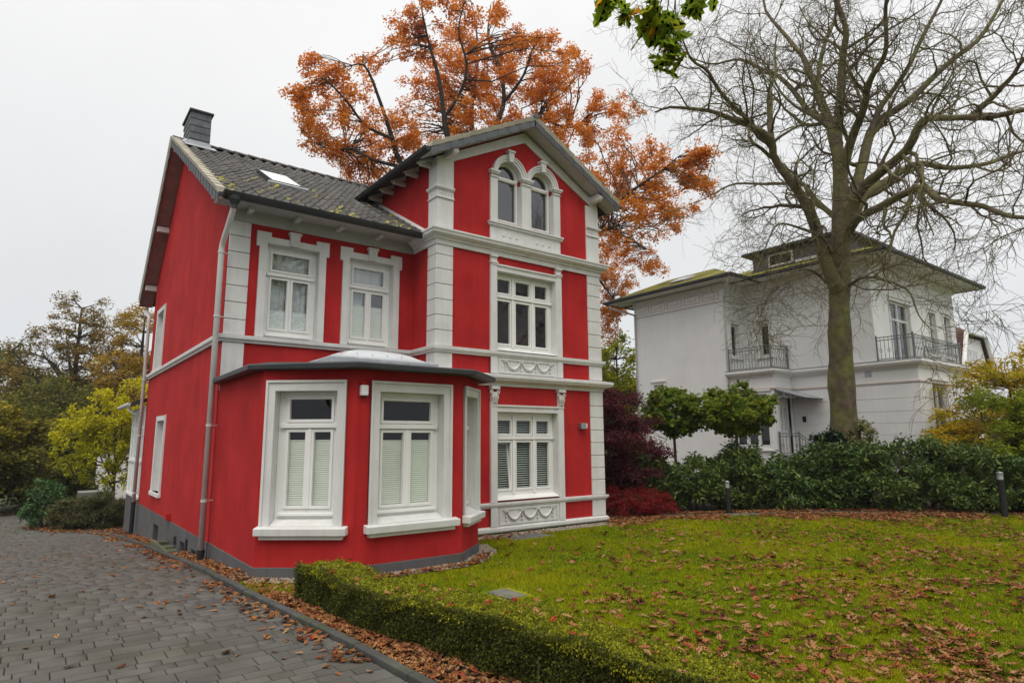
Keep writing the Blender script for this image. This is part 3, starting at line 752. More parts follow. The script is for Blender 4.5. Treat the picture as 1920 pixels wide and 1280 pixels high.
for r_ in range(rows):
    s = r_*tl_+.02
    for c_ in range(int((11-x0r-.12)/tw)):
        x = x0r+.12+tw*(c_+.5); yy = ye+s*math.cos(sl)
        # the tower and its roof cover the rest
        lim = 6.62 if yy < 14.9 else 6.25+(yy-14.9)*.62
        if x-tw/2 < lim and not (3.95 < x < 4.60 and 14.28 < yy < 15.7) and not (2.62 < x < 3.25 and yy > 17.6):
            spots.append((x, yy, ze+s*math.sin(sl)+.03))
spots.sort(key=lambda p: p[0]**2+p[1]**2)
R = random.Random(5); tv = np.array([v.co[:] for v in tm.vertices]); tf = np.array([tuple(p.vertices) for p in tm.polygons])
cs, sn = math.cos(sl), math.sin(sl); RV, RF = [], []
for k, (x, yy, z) in enumerate(spots):
    mossy = R.random() < (max(0, (15.2-yy)*.22)+.0)*(.35+.13*(x-3)) 
    if k < 300:
        o = bpy.data.objects.new('roof_tile', tmm if mossy else tm); COL.objects.link(o); o.parent = main_roof
        o.location = (x, yy, z+R.uniform(-.004, .004)); o.rotation_euler = (sl+R.uniform(-.012, .012), R.uniform(-.01, .01), 0)
    else:
        v = tv.copy(); y_, z_ = v[:, 1].copy(), v[:, 2].copy(); v[:, 1] = y_*cs-z_*sn; v[:, 2] = y_*sn+z_*cs
        RF.append(tf+len(RV)*len(tv)); RV.append(v+np.array([x, yy, z]))
if RV: tag(link('roof_tiling', np_mesh('roof_tiling', np.concatenate(RV), np.concatenate(RF)), 'roof_tile', main_roof), kind='stuff')
# ridge tiles
x = x0r
while x < 9.2:
    mb = MB(); pr = [(math.cos(math.pi*j/6)*.13, math.sin(math.pi*j/6)*.10) for j in range(7)]
    vs = [(x, RY+a, RZ+.02+b) for a, b in pr]+[(x+.42, RY+a*.9, RZ+.01+b*.9) for a, b in pr]
    mb.add(vs, [(j, j+1, 8+j, 7+j) for j in range(6)]+[tuple(range(7))]); o = mb.build('ridge_tile', 'roof_tile', main_roof); x += .40
# verge of the main gable: beige verge tiles, slate strip below
def verge(p0, p1, n, parent, out, h0=.11, h1=.20, thick=.045):
    """p0 low end, p1 high end of the roof edge; out = outward direction"""
    p0, p1, out = Vector(p0), Vector(p1), Vector(out)
    up_ = Vector((0, 0, 1)); d = (p1-p0)/n
    for i in range(n):
        a = p0+d*i; b = a+d*1.06; mb = MB(); lift = up_*.014
        a2 = a+lift
        mb.hexa([a2-up_*(h0-.05)+out*.015, b-up_*(h0-.05)+out*.015, b-up_*(h0-.05)-out*.16, a2-up_*(h0-.05)-out*.16,
                 a2+up_*.065+out*.05, b+up_*.05+out*.05, b+up_*.05-out*.16, a2+up_*.065-out*.16])
        mb.build('verge_tile', 'verge_beige', parent)
    m = n*2
    mb = MB(); d2 = (p1-p0)/m
    for i in range(m):
        a = p0+d2*i; b = a+d2*1.1; o2 = out*(.012+.008*(i % 2))
        mb.hexa([a-up_*(h0+h1-.05-.02*(i % 2)), b-up_*(h0+h1-.05), b-up_*(h0+h1-.05)+o2, a-up_*(h0+h1-.05-.02*(i % 2))+o2, a-up_*(h0-.04), b-up_*(h0-.04), b-up_*(h0-.04)+o2, a-up_*(h0-.04)+o2])
    tag(mb.build('slate_strip', 'slate', parent), kind='stuff')
verge((x0r, ye+.02, ze+.03), (x0r, RY-.02, RZ+.03), 20, main_roof, (-1, 0, 0))
verge((x0r, 22.93, 6.48), (x0r, RY+.02, RZ+.03), 16, main_roof, (-1, 0, 0))
# soffit boards and purlin ends of the overhang
mb = MB()
for (ya, za), (yb_, zb_) in (((ye, ze), (RY, RZ)), ((22.95, 6.45), (RY, RZ))):
    slope_slab(mb, (x0r+.01, ya, za-.10), (xL+.01, ya, za-.10), (xL+.01, yb_, zb_-.10), (x0r+.01, yb_, zb_-.10), .03)
mb.build('soffit', 'soffit', main_roof)
for yy in (13.0, 15.9, 18.62, 20.7, 22.3):
    z = (zf(yy) if yy < RY else zb(yy))-.16
    k = MB(); k.box(x0r+.05, xL+.1, yy-.07, yy+.07, z-.16, z-.0); k.build('purlin_end', 'trim_grey', main_roof, bevel=.01)
# roof window
rw = Matrix.Rotation(sl, 4, 'X'); rw.translation = Vector((4.27, 15.05, zf(15.05)+.10))
def rwp(a, b, c): return rw @ Vector((a, b, c))
k = MB()
def rbox(a0, a1, b0, b1, c0, c1): k.hexa([rwp(a0, b0, c0), rwp(a1, b0, c0), rwp(a1, b1, c0), rwp(a0, b1, c0), rwp(a0, b0, c1), rwp(a1, b0, c1), rwp(a1, b1, c1), rwp(a0, b1, c1)])
rbox(-.37, .37, -.80, -.75, -.1, .05); rbox(-.37, .37, .72, .80, -.1, .05); rbox(-.37, -.33, -.75, .72, -.1, .05); rbox(.33, .37, -.75, .72, -.1, .05)
sk = k.build('roof_window', 'zinc_dark', main_roof, bevel=.01)
k = MB(); rbox(-.33, .33, -.75, .72, -.02, .03); k.build('roller_shade', 'blind_sky_white', sk)
k = MB(); k.add([rwp(-.33, -.75, .042), rwp(.33, -.75, .042), rwp(.33, .72, .042), rwp(-.33, .72, .042)], [(0, 1, 2, 3)]); k.build('pane', 'blind_sky_white', sk)  # opaque matte white pane, painted to stand in for reflected sky
k = MB(); rbox(-.46, .46, -.98, -.80, -.06, .03); k.build('flashing', 'lead', sk)
# chimney
cx0, cx1, cy0, cy1 = 2.70, 3.20, 18.15, 19.2
mb = MB(); mb.box(cx0, cx1, cy0, cy1, 9.9, 11.06); ch = mb.build('chimney', 'roof_dark', main_roof)
for i in range(5):
    z0, z1 = 10.06+i*.2, 10.06+(i+1)*.2
    for a, b in ((cx0-.01, cx0+.26), (cx0+.26, cx1+.01)) if i % 2 else ((cx0-.01, cx0+.13), (cx0+.13, cx0+.38), (cx0+.38, cx1+.01)):
        k = MB(); k.hexa([(a+.003, cy0-.028, z0), (b-.003, cy0-.028, z0), (b-.003, cy0, z0), (a+.003, cy0, z0), (a+.003, cy0-.010, z1+.02), (b-.003, cy0-.010, z1+.02), (b-.003, cy0, z1+.02), (a+.003, cy0, z1+.02)]); k.build('slate', 'slate', ch)
    for j in range(4):
        a, b = cy0+j*.27-(.13 if i % 2 else 0), cy0+(j+1)*.27-(.13 if i % 2 else 0); a, b = max(a, cy0-.02), min(b, cy1)
        k = MB(); k.hexa([(cx0-.028, a+.003, z0), (cx0-.028, b-.003, z0), (cx0, b-.003, z0), (cx0, a+.003, z0), (cx0-.010, a+.003, z1+.02), (cx0-.010, b-.003, z1+.02), (cx0, b-.003, z1+.02), (cx0, a+.003, z1+.02)]); k.build('slate', 'slate', ch)
k = MB(); k.box(cx0-.06, cx1+.06, cy0-.06, cy1+.06, 11.06, 11.12); k.build('chimney_cap', 'zinc_dark', ch, bevel=.01)
k = MB()
for a, b in ((cx0-.14, cx1+.14),):
    zz = lambda y: zf(y)+.085
    k.hexa([(a, cy0-.34, zz(cy0-.34)), (b, cy0-.34, zz(cy0-.34)), (b, cy0+.02, zz(cy0+.02)), (a, cy0+.02, zz(cy0+.02)), (a, cy0-.34, zz(cy0-.34)+.012), (b, cy0-.34, zz(cy0-.34)+.012), (b, cy0+.02, zz(cy0)+.03), (a, cy0+.02, zz(cy0)+.03)])
    k.box(cx0-.035, cx1+.035, cy0-.045, cy0+.3, 10.0, 10.20)
    k.hexa([(cx0-.14, cy0, zz(cy0)), (cx0-.03, cy0, zz(cy0)), (cx0-.03, 18.8, zz(18.7)), (cx0-.14, 18.8, zz(18.7)), (cx0-.14, cy0, zz(cy0)+.02), (cx0-.03, cy0, zz(cy0)+.10), (cx0-.03, 18.8, zz(18.7)+.10), (cx0-.14, 18.8, zz(18.7)+.02)])
k.build('flashing', 'lead', ch)

# ---- tower roof
tx0, tx1, ty0, ty1 = 6.36, 12.26, 11.25, 18.2
mb = MB()
for xa in (tx0, tx1):
    slope_slab(mb, (xa, ty0, zt_top(xa)), (9.31, ty0, 9.93), (9.31, ty1, 9.93), (xa, ty1, zt_top(xa)), .10)
tr = mb.build('tower_roof', 'roof_dark', RH)
for xa in (tx0, tx1): verge((xa, ty0, zt_top(xa)+.02), (9.31, ty0, 9.95), 9, tr, (0, -1, 0), h0=.10, h1=.17)
k = MB(); k.hexa([(9.2, ty0-.06, 9.96), (9.42, ty0-.06, 9.96), (9.42, 18, 9.96), (9.2, 18, 9.96), (9.27, ty0-.06, 10.06), (9.35, ty0-.06, 10.06), (9.35, 18, 10.06), (9.27, 18, 10.06)]); k.build('ridge_cap', 'slate', tr)
mb = MB()
for xa in (tx0, tx1):
    slope_slab(mb, (xa, ty0+.03, zt_top(xa)-.105), (9.31, ty0+.03, 9.825), (9.31, yT+.02, 9.825), (xa, yT+.02, zt_top(xa)-.105), .03)
mb.build('verge_soffit', 'soffit_grey', tr)
for x, s in ((7.03, 1), (11.62, -1)):
    z = zt_top(x)-.14
    k = MB(); k.box(x-.07, x+.07, ty0+.12, yT+.02, z-.20, z-.02)
    k.tube([(x-.0705, ty0+.12, z-.11), (x+.0705, ty0+.12, z-.11)], .089, 12); k.build('purlin_end', 'trim_grey', tr, bevel=.008)
for yy in (12.0, 12.65, 13.3, 13.95, 14.6):
    z = zt_top(tx0)-.10
    k = MB(); k.hexa([(tx0+.06, yy-.05, z-.02), (xT+.02, yy-.05, z+.12), (xT+.02, yy+.05, z+.12), (tx0+.06, yy+.05, z-.02), (tx0+.06, yy-.05, z+.02), (xT+.02, yy-.05, z+.24), (xT+.02, yy+.05, z+.24), (tx0+.06, yy+.05, z+.02)])
    k.box(tx0+.12, xT+.01, yy-.04, yy+.04, z-.05, z+.05); k.build('rafter_end', 'trim_grey', tr, bevel=.012)
def gutter(p0, p1, r, name, parent):
    p0, p1 = Vector(p0), Vector(p1); t = (p1-p0).normalized(); s = Vector((t.y, -t.x, 0)); mb = MB(); n = 10
    vs = []; 
    for p in (p0, p1):
        for rr in (r, r-.012):
            vs += [p+s*rr*math.cos(math.pi+math.pi*j/n)+Vector((0, 0, rr*math.sin(math.pi+math.pi*j/n))) for j in range(n+1)]
    q = n+1; fs = []
    for j in range(n): fs += [(j, j+1, 2*q+j+1, 2*q+j), (q+j, q+j+1, 3*q+j+1, 3*q+j)]
    fs += [(0, q, 3*q, 2*q), (n, q+n, 3*q+n, 2*q+n)] + [tuple(range(q)), tuple(range(2*q, 3*q))]
    mb.add(vs, fs); mb.tube([p0+s*r, p1+s*r], .013, 6); mb.tube([p0-s*r, p1-s*r], .013, 6)
    return mb.build(name, 'zinc_dark', parent)
gutter((tx0-.05, ty0+.02, zt_top(tx0)-.02), (tx0-.05, 15.4, zt_top(tx0)-.02), .085, 'gutter', tr)
gutter((tx1+.05, ty0+.02, zt_top(tx1)-.02), (tx1+.05, 15.4, zt_top(tx1)-.02), .085, 'gutter', tr)
g = gutter((2.42, ye-.07, ze-.0), (6.72, ye-.07, ze-.0), .10, 'gutter', main_roof)
gutter((2.42, 23.0, 6.47), (9, 23.0, 6.47), .09, 'gutter', main_roof)
# stepped flashing where the main roof meets the tower
k = MB(); pts = [(yy, zf(yy)) for yy in (12.2, 13.0, 14.0, 15.0)]
for (ya, za), (yb_, zb_) in zip(pts, pts[1:]):
    k.hexa([(xT-.14, ya, za+.05), (xT-.002, ya, za+.06), (xT-.002, yb_, zb_+.06), (xT-.14, yb_, zb_+.05), (xT-.14, ya, za+.075), (xT-.004, ya, za+.15), (xT-.004, yb_, zb_+.15), (xT-.14, yb_, zb_+.075)])
k.build('flashing', 'trim_grey', main_roof)

# ---- downpipes
def bend(pts, n=4, r=.10):
    pts = [Vector(p) for p in pts]; out = [pts[0]]
    for a, b, c in zip(pts, pts[1:], pts[2:]):
        p = b+(a-b).normalized()*min(r, (a-b).length*.45); q = b+(c-b).normalized()*min(r, (c-b).length*.45)
        for i in range(n+1):
            t = i/n; out.append(p*(1-t)**2+b*2*t*(1-t)+q*t*t)
    return out+[pts[-1]]
def downpipe(pts, r, foot, zs):
    mb = MB(); mb.tube(bend(pts), r, 10); o = mb.build('downpipe', 'zinc_pipe', RH, smooth=True)
    x, y, z = pts[-1]
    k = MB(); k.tube([(x, y, z+.03), (x, y, foot)], r*1.22, 10); k.tube([(x, y, z+.04), (x, y, z-.02)], r*1.4, 10); k.build('standpipe', 'cast_iron', o, smooth=False)
    for zz in zs:
        k = MB(); k.tube([(x, y, zz-.02), (x, y, zz+.02)], r*1.18, 10); k.tube([(x, y, zz), (xL, y+.05, zz)], .012, 6); k.build('pipe_bracket', 'zinc_pipe', o)
    return o
dp = downpipe([(2.63, ye-.05, 6.54), (2.63, ye-.05, 6.36), (2.57, 12.60, 5.72), (2.57, 12.60, .06)], .052, -.35, (5.6, 4.35, 2.3, .95))
k = MB(); k.lathe((2.63, ye-.06, 6.40), [(.055, -.06), (.06, 0), (.11, .10), (.12, .17)], 12); k.build('outlet', 'zinc_dark', dp)
downpipe([(2.58, 22.98, 6.42), (2.58, 22.98, 6.22), (2.58, 22.2, 5.85), (2.58, 22.2, .2)], .05, -.95, (5.5, 3.9, 2.2, .5))

# ---- timber veranda at the back
VE = MB(); VE.box(2.75, 2.9, yBk+.01, 25.35, .30, 3.08); ve = VE.build('veranda', 'frame_white', RH)
F_v = Fr((2.75, 0, 0), (0, 1, 0), (-1, 0, 0))
k = MB(); k.fbox(F_v, yBk+.011, 25.37, -1.4, .30, -.15, .04); k.build('plinth', 'plinth_grey', ve)
k = MB(); k.fbox(F_v, yBk+.011, 25.38, .28, .36, 0, .06); k.fbox(F_v, yBk+.011, 25.38, 1.36, 1.44, 0, .07); k.fbox(F_v, yBk+.011, 25.38, 2.98, 3.1, 0, .05); k.build('rail', 'frame_white', ve, bevel=.008)
for i in range(5):
    u = 22.42+i*.735
    if u < 25.4:
        k = MB(); k.fbox(F_v, u-.045, u+.045, .36, 2.98, 0, .045); k.build('post', 'frame_white', ve, bevel=.006)
for i in range(4):
    a, b = 22.42+i*.735+.1, 22.42+(i+1)*.735-.1
    for z0, z1 in ((1.52, 2.42), (2.52, 2.92)):
        k = MB(); k.fbox(F_v, a, b, z0, z1, 0, .012); k.build('pane', 'acrylic', ve)
    k = MB(); k.fbox(F_v, a, b, .45, 1.28, 0, .02); k.build('panel', 'frame_white', ve, bevel=.008)
k = MB(); slope_slab(k, (2.32, yBk+.01, 3.22), (2.32, 25.7, 3.22), (6, 25.7, 4.6), (6, yBk+.01, 4.6), .1); k.build('veranda_roof', 'roof_dark', ve)
k = MB(); k.tube([(2.30, yBk+.3, 3.17), (2.30, 25.7, 3.17)], .06, 8); k.tube(bend([(2.30, 22.9, 3.14), (2.32, 22.9, 2.98), (2.66, 22.7, 2.8), (2.66, 22.7, .3)]), .035, 8); k.build('veranda_gutter', 'zinc_pipe', ve)

# ---- lamps, grating, slab, cellar steps
sl_ = empty('wall_lamp', tuple(F_bc.P(3.95, 2.68, .05)), 'small white box lamp on the red bay between its two large windows', 'lamp')
k = MB(); k.fbox(F_bc, 3.895, 4.005, 2.68, 2.84, .002, .10); k.build('housing', 'lamp_white', sl_, bevel=.015)
k = MB(); k.fbox(F_bc, 3.905, 3.995, 2.835, 2.90, .002, .05); k.build('sensor_head', 'red_stucco', sl_, bevel=.012)
k = MB(); k.fbox(F_bc, 3.91, 3.99, 2.66, 2.68, .01, .08); k.build('base_lens', 'cast_iron', sl_)
tl2 = empty('wall_lamp', tuple(F_tow.P(11.08, 2.27, .05)), 'square steel wall lamp beside the corner quoins of the tower', 'lamp')
k = MB(); k.fbox(F_tow, 10.98, 11.16, 2.27, 2.42, .002, .12); k.build('housing', 'steel', tl2, bevel=.01)
k = MB(); k.fbox(F_tow, 11.165, 11.20, 2.29, 2.41, .01, .11); k.build('lens', 'lamp_white', tl2, bevel=.006)
gr = empty('light_well_grating', (8.6, 10.8, gz(8.6, 10.8)), 'flat grey metal light well cover in the gravel below the tower window', 'grating')
z = gz(8.6, 10.8)+.05
k = MB(); k.box(8.12, 9.12, 10.52, 11.1, z-.05, z); k.build('cover_frame', 'concrete', gr, bevel=.008)
for i in range(12):
    k = MB(); k.box(8.17, 9.07, 10.56+i*.044, 10.56+i*.044+.022, z+.001, z+.012); k.build('grating_bar', 'steel', gr)
k = MB(); k.box(4.93, 5.24, 6.6, 7.06, .0, .045); tag(k.build('stepping_slab', 'concrete_dark', None, bevel=.01), 'square concrete slab lying flush in the lawn beside the hedge', 'slab')
st = empty('cellar_stair_well', (2.5, 16, gz(2, 16)), 'low green stained concrete wall of the cellar steps beside the plinth', 'stair well')
for (a, b, c, d) in ((2.34, 2.41, 14.6, 16.7), (2.41, 2.70, 16.6, 16.7)):
    k = MB(); z0 = gz(2, (c+d)/2); k.box(a, b, c, d, z0-.3, z0+.16); k.build('well_wall', 'concrete_green', st, bevel=.01)
for i in range(3):
    k = MB(); k.box(2.42, 2.70, 14.9+i*.45, 15.3+i*.45, gz(2, 15)-.2, gz(2, 15.5)+.02+.025*i); k.build('step', 'concrete_green', st, bevel=.008)
# open gravel strip round the bay and the tower foot
GV = []
R = random.Random(3)
def pebbles(path, wd, n):
    pts = [Vector((a, b, 0)) for a, b in path]; Ls = [(b-a).length for a, b in zip(pts, pts[1:])]; T = sum(Ls)
    for _ in range(n):
        s = R.uniform(0, T); i = 0
        while s > Ls[i]: s -= Ls[i]; i += 1
        t = (pts[i+1]-pts[i]).normalized(); q = pts[i]+t*s+Vector((t.y, -t.x, 0))*R.uniform(.02, wd)
        GV.append((q.x, q.y))
pebbles([(2.74, 12.5), (bA.x, bA.y), (bB.x, bB.y), (bC.x, bC.y), (bD.x, bD.y), (7.0, 10.6)], .34, 2600)
pebbles([(7.0, 11.6), (11.8, 11.6)], .5, 1500)
rng = np.random.default_rng(2)
oct_v = np.array([(1, 0, 0), (-1, 0, 0), (0, 1, 0), (0, -1, 0), (0, 0, 1), (0, 0, -1)], float); oct_f = np.array([(0, 2, 4), (2, 1, 4), (1, 3, 4), (3, 0, 4), (2, 0, 5), (1, 2, 5), (3, 1, 5), (0, 3, 5)])
N = len(GV); gp = np.array(GV); sc = rng.uniform(.012, .03, (N, 1, 1))*np.concatenate([rng.uniform(.7, 1.4, (N, 1, 2)), rng.uniform(.5, .8, (N, 1, 1))], 2)
an = rng.uniform(0, 6.28, N); V = oct_v[None]*sc; c, s = np.cos(an)[:, None], np.sin(an)[:, None]
V = np.stack([V[..., 0]*c-V[..., 1]*s, V[..., 0]*s+V[..., 1]*c, V[..., 2]], 2)
V += np.concatenate([gp, (gzv(gp[:, 0], gp[:, 1])+.045)[:, None]], 1)[:, None, :]
me = np_mesh('gravel', V.reshape(-1, 3), (oct_f[None]+(np.arange(N)*6)[:, None, None]).reshape(-1, 3))
tag(link('gravel', me, 'gravel'), 'pale gravel strip along the foot of the red bay and tower', 'gravel', kind='stuff')
# ------------------------------------------------------------------ the white neighbour
WH = empty('white_villa', (28, 15, 0), 'white two storey villa with mossy hipped roof and iron balconies behind the bare tree', 'house')
wx, px_, wy, wyB, wxR = 26.45, 24.95, 9.43, 22.05, 31.4
yP, yB2 = 14.45, 16.6
uy = 10.85                                  # upper floor set back behind the corner balcony
G_main = Fr((wx, 0, 0), (0, 1, 0), (-1, 0, 0)); G_blk = Fr((px_, 0, 0), (0, 1, 0), (-1, 0, 0))
G_south = Fr((0, wy, 0), (1, 0, 0), (0, -1, 0)); G_up = Fr((0, uy, 0), (1, 0, 0), (0, -1, 0)); G_door = Fr((0, yP, 0), (1, 0, 0), (0, -1, 0)); G_b2 = Fr((0, yB2, 0), (1, 0, 0), (0, -1, 0))
def wpart(name, F, outer, holes, m='white_render', d1=-.25):
    mb = MB(); mb.panel(F, outer, holes, 0, d1); return mb.build(name, m, WH)
dW = (27.55, 29.1, 1.5, 4.1)
wpart('ground_wall', G_main, rect(wy+.006, yP, -.2, 4.75), [])
wpart('ground_wall', G_south, rect(wx+.01, wxR, -.2, 4.75), [rect(*dW)])
uxR = 35.5
upd, upw1, upw2 = (28.1, 30.1, 5.15, 7.75), (32.2, 33.0, 5.75, 7.7), (34.0, 34.8, 5.75, 7.7)
wm = (15.35, 15.85, 5.75, 7.25)
wpart('upper_wall', G_main, rect(uy+.006, wyB, 4.75, 9.2), [rect(*wm)])
wpart('upper_wall', G_up, rect(wx+.01, uxR, -.2, 9.2), [rect(*upd), rect(*upw1), rect(*upw2)])
wpart('block_wall', G_blk, rect(yB2+.006, wyB, -.2, 9.2), [rect(20.3, 20.9, 3.9, 4.72)])
wb2 = (25.35, 26.0, 5.75, 7.3)
wpart('block_wall', G_b2, rect(px_+.01, wx, 4.7, 9.2), [rect(*wb2)])
pw = (14.75, 16.4, 1.6, 3.9); dr = (25.30, 26.20, 1.35, 3.75)
wpart('porch_wall', G_blk, rect(yP+.006, yB2+.0-.002, -.2, 4.75), [rect(*pw)])
wpart('porch_wall', G_door, rect(px_+.01, wx, -.2, 4.75), [rect(*dr)])
mb = MB(); mb.box(wxR-.1, wxR, wy+.02, uy, -.2, 4.7); mb.box(uxR-.1, uxR, uy+.02, wyB, -.2, 9.2); mb.build('east_wall', 'white_render', WH)
mb = MB(); mb.box(px_+.01, uxR-.01, wyB-.1, wyB, -.2, 9.2); mb.build('rear_wall', 'white_render', WH)
# clapboard-like render grooves of the ground floor: bands standing proud between grooves
for z in (1.0, 1.62, 2.13, 2.58, 3.03, 3.53):
    z1 = {1.0: 1.60, 1.62: 2.11, 2.13: 2.56, 2.58: 3.01, 3.03: 3.51, 3.53: 4.08}[z]
    k = MB(); k.fbox(G_main, wy-.02, yP-.02, z, z1, 0, .022); k.build('render_course', 'white_render', WH, bevel=.006)
    for a, b in ((wx+.0, dW[0]-.2), (dW[1]+.2, wxR)):
        k = MB(); k.fbox(G_south, a, b, z, z1, 0, .0225); k.build('render_course', 'white_render', WH, bevel=.006)
BP = [(px_, yB2), (px_, yP), (wx, yP), (wx, wy), (wxR, wy), (wxR, uy)]
k = MB(); k.sweep([(-.02, 4.66), (.05, 4.66), (.07, 4.72), (.20, 4.78), (.24, 4.84), (.26, 4.86), (.26, 4.93), (.22, 4.96), (-.02, 5.0)], BP); k.build('cornice', 'white_trim', WH)
k = MB(); k.sweep([(-.02, 4.955), (.24, 4.965), (.25, 5.0), (-.02, 5.03)], BP); k.build('cornice_flashing', 'lead', WH)
k = MB(); k.sweep([(-.02, 4.10), (.05, 4.10), (.06, 4.16), (.03, 4.19), (-.02, 4.2)], BP); k.build('string_course', 'pink_line', WH)
k = MB(); k.box(px_+.05, wx+.2, yP+.05, yB2, 4.9, 4.99); k.box(wx+.05, wxR-.05, wy+.05, uy+.1, 4.9, 4.99); k.build('balcony_floor', 'concrete', WH)
FP = [(px_, wyB), (px_, yB2), (wx, yB2), (wx, uy), (uxR, uy), (uxR, wyB)]
k = MB(); k.sweep([(-.02, 8.30), (.03, 8.30), (.035, 8.36), (-.02, 8.37)], FP); k.build('frieze_line', 'pink_line', WH)
k = MB(); k.sweep([(-.02, 8.92), (.05, 8.92), (.10, 9.02), (.16, 9.10), (.16, 9.16), (-.02, 9.16)], FP); k.build('eaves_moulding', 'white_trim', WH)
for i in range(5):      # meander panels of the frieze
    a = yB2+.25+i*1.05
    k = MB(); k.panel(G_blk, rect(a, a+.92, 8.46, 8.86), [rect(a+.04, a+.88, 8.50, 8.82)], .02, 0); k.fbox(G_blk, a+.2, a+.72, 8.60, 8.64, 0, .02); k.fbox(G_blk, a+.2, a+.24, 8.64, 8.74, 0, .02); k.build('frieze_panel', 'pink_line', WH)
def wwin(F, o, panes, glass='glass'):
    w = window(F, o, .12, panes, glass=glass, parent=WH, rd=.5)
    mb = MB(); u0, u1, z0, z1 = o
    mb.panel(F, rect(u0-.12, u1+.12, z0-.06, z1+.12), [rect(u0+.001, u1-.001, z0+.001, z1-.001)], .035, -.119); mb.fbox(F, u0-.17, u1+.17, z1+.12, z1+.20, 0, .09); mb.fbox(F, u0-.17, u1+.17, z0-.12, z0-.06, 0, .09)
    mb.build('window_surround', 'white_trim', w, bevel=.008); return w
def cross(o, t=.62, m=.10):
    a, b, c, d = o; zt = c+(d-c)*t; um = (a+b)/2
    return [(a+m, um-m*.5, c+m, zt-m*.5), (um+m*.5, b-m, c+m, zt-m*.5), (a+m, um-m*.5, zt+m*.5, d-m), (um+m*.5, b-m, zt+m*.5, d-m)]
wwin(G_south, dW, cross(dW)); wwin(G_up, upd, cross(upd, .7)); wwin(G_up, upw1, cross(upw1, .66, .07)); wwin(G_up, upw2, cross(upw2, .66, .07))
wwin(G_main, wm, [(wm[0]+.08, wm[1]-.08, wm[2]+.1, wm[3]-.1)]); wwin(G_b2, wb2, [(wb2[0]+.1, wb2[1]-.1, wb2[2]+.1, wb2[3]-.1)])
a, b, c, d = pw; t = (b-a)/3
wwin(G_blk, pw, [(a+i*t+.07, a+(i+1)*t-.07, z0, z1) for i in range(3) for z0, z1 in ((c+.15, 2.9), (3.05, d-.1))])
wwin(G_blk, (20.3, 20.9, 3.9, 4.72), [(20.4, 20.8, 4.0, 4.62)])
# front door with two tall panes, glass canopy, steps
k = MB(); k.panel(G_door, rect(dr[0]+.002, dr[1]-.002, dr[2], dr[3]-.002), [rect(25.46, 25.68, 2.35, 3.35), rect(25.82, 26.04, 2.35, 3.35)], -.10, -.16)
k.fbox(G_door, 25.45, 26.05, 1.6, 2.15, -.1, -.08); dd = k.build('door', 'frame_white', WH, bevel=.006)
for a, b in ((25.46, 25.68), (25.82, 26.04)):
    k = MB(); k.fbox(G_door, a-.01, b+.01, 2.34, 3.36, -.15, -.14); k.build('pane', 'curtain', dd)
k = MB(); k.tube([G_door.P(26.12, 2.1, -.03), G_door.P(26.12, 2.45, -.03)], .018, 8); k.build('handle', 'steel', dd)
k = MB(); k.panel(G_door, rect(25.15, 26.35, 1.3, 3.9), [rect(dr[0], dr[1], 1.35, 3.75)], .03, -.1); k.build('door_surround', 'white_trim', dd, bevel=.008)
cn = MB(); cn.hexa([(25.0, yP-.02, 4.08), (26.42, yP-.02, 4.08), (26.42, yP-1.35, 3.66), (25.0, yP-1.35, 3.66), (25.0, yP-.02, 4.11), (26.42, yP-.02, 4.11), (26.42, yP-1.35, 3.69), (25.0, yP-1.35, 3.69)])
can = cn.build('door_canopy', 'lead', WH)
for x in (25.04, 26.40):
    k = MB(); k.tube([(x, yP-.02, 3.55), (x, yP-.02, 4.06), (x, yP-1.3, 3.66)], .02, 6)
    for cx_, cz, r in ((.22, 3.86, .15), (.52, 3.80, .11), (.78, 3.75, .08)): k.tube([(x, yP-cx_-r*math.cos(t*.55), cz+r*math.sin(t*.55)*.9) for t in range(12)], .014, 6)
    k.build('canopy_bracket', 'lead', can)
stp = MB()
for i in range(6): stp.box(wx-1.35, wx-.02, yP-.9-.28*(i+1), yP-.9-.28*i, -.1, 1.30-.2*(i+1))
stp.box(wx-1.4, wx-.02, yP-.9, yP-.001, -.1, 1.32); steps = stp.build('entrance_steps', 'concrete', WH)
def railing(pts, z0f, h, parent, name='balcony_railing', sp=.14):
    """posts, rails and bars; pts in plan; z0f: foot height at parameter"""
    o = MB(); pts = [Vector((a, b, c)) for a, b, c in pts]
    for p in pts: o.box(p.x-.03, p.x+.03, p.y-.03, p.y+.03, p.z, p.z+h+.08)
    r = o.build(name, 'rail_grey', parent)
    for a, b in zip(pts, pts[1:]):
        for hz in (.08, h-.12, h):
            k = MB(); k.tube([a+Vector((0, 0, hz)), b+Vector((0, 0, hz))], .018, 6); k.build('rail', 'rail_grey', r)
        n = max(2, int((b-a).length/sp))
        for i in range(1, n):
            p = a+(b-a)*i/n; k = MB(); k.tube([p+Vector((0, 0, .08)), p+Vector((0, 0, h))], .011, 5, cap=False)
            t = (b-a).normalized()
            if i % 2: k.tube([p+Vector((0, 0, h*.45))+t*(.05*math.cos(q))+Vector((0, 0, .07*math.sin(q))) for q in np.linspace(0, 6.28, 9)], .009, 4, cap=False)
            k.build('baluster', 'rail_grey', r)
    return r
railing([(px_+.08, yB2-.02, 5.0), (px_+.08, yP+.08, 5.0), (wx-.05, yP+.08, 5.0)], 0, 1.0, WH)
railing([(wx+.05, uy-.02, 5.0), (wx+.05, wy+.08, 5.0), (wxR-.08, wy+.08, 5.0), (wxR-.08, uy, 5.0)], 0, .95, WH)
railing([(25.1, yP-.05, 1.32), (25.1, yP-.9, 1.32), (25.1, yP-2.6, .1)], 0, .9, WH, 'stair_railing')
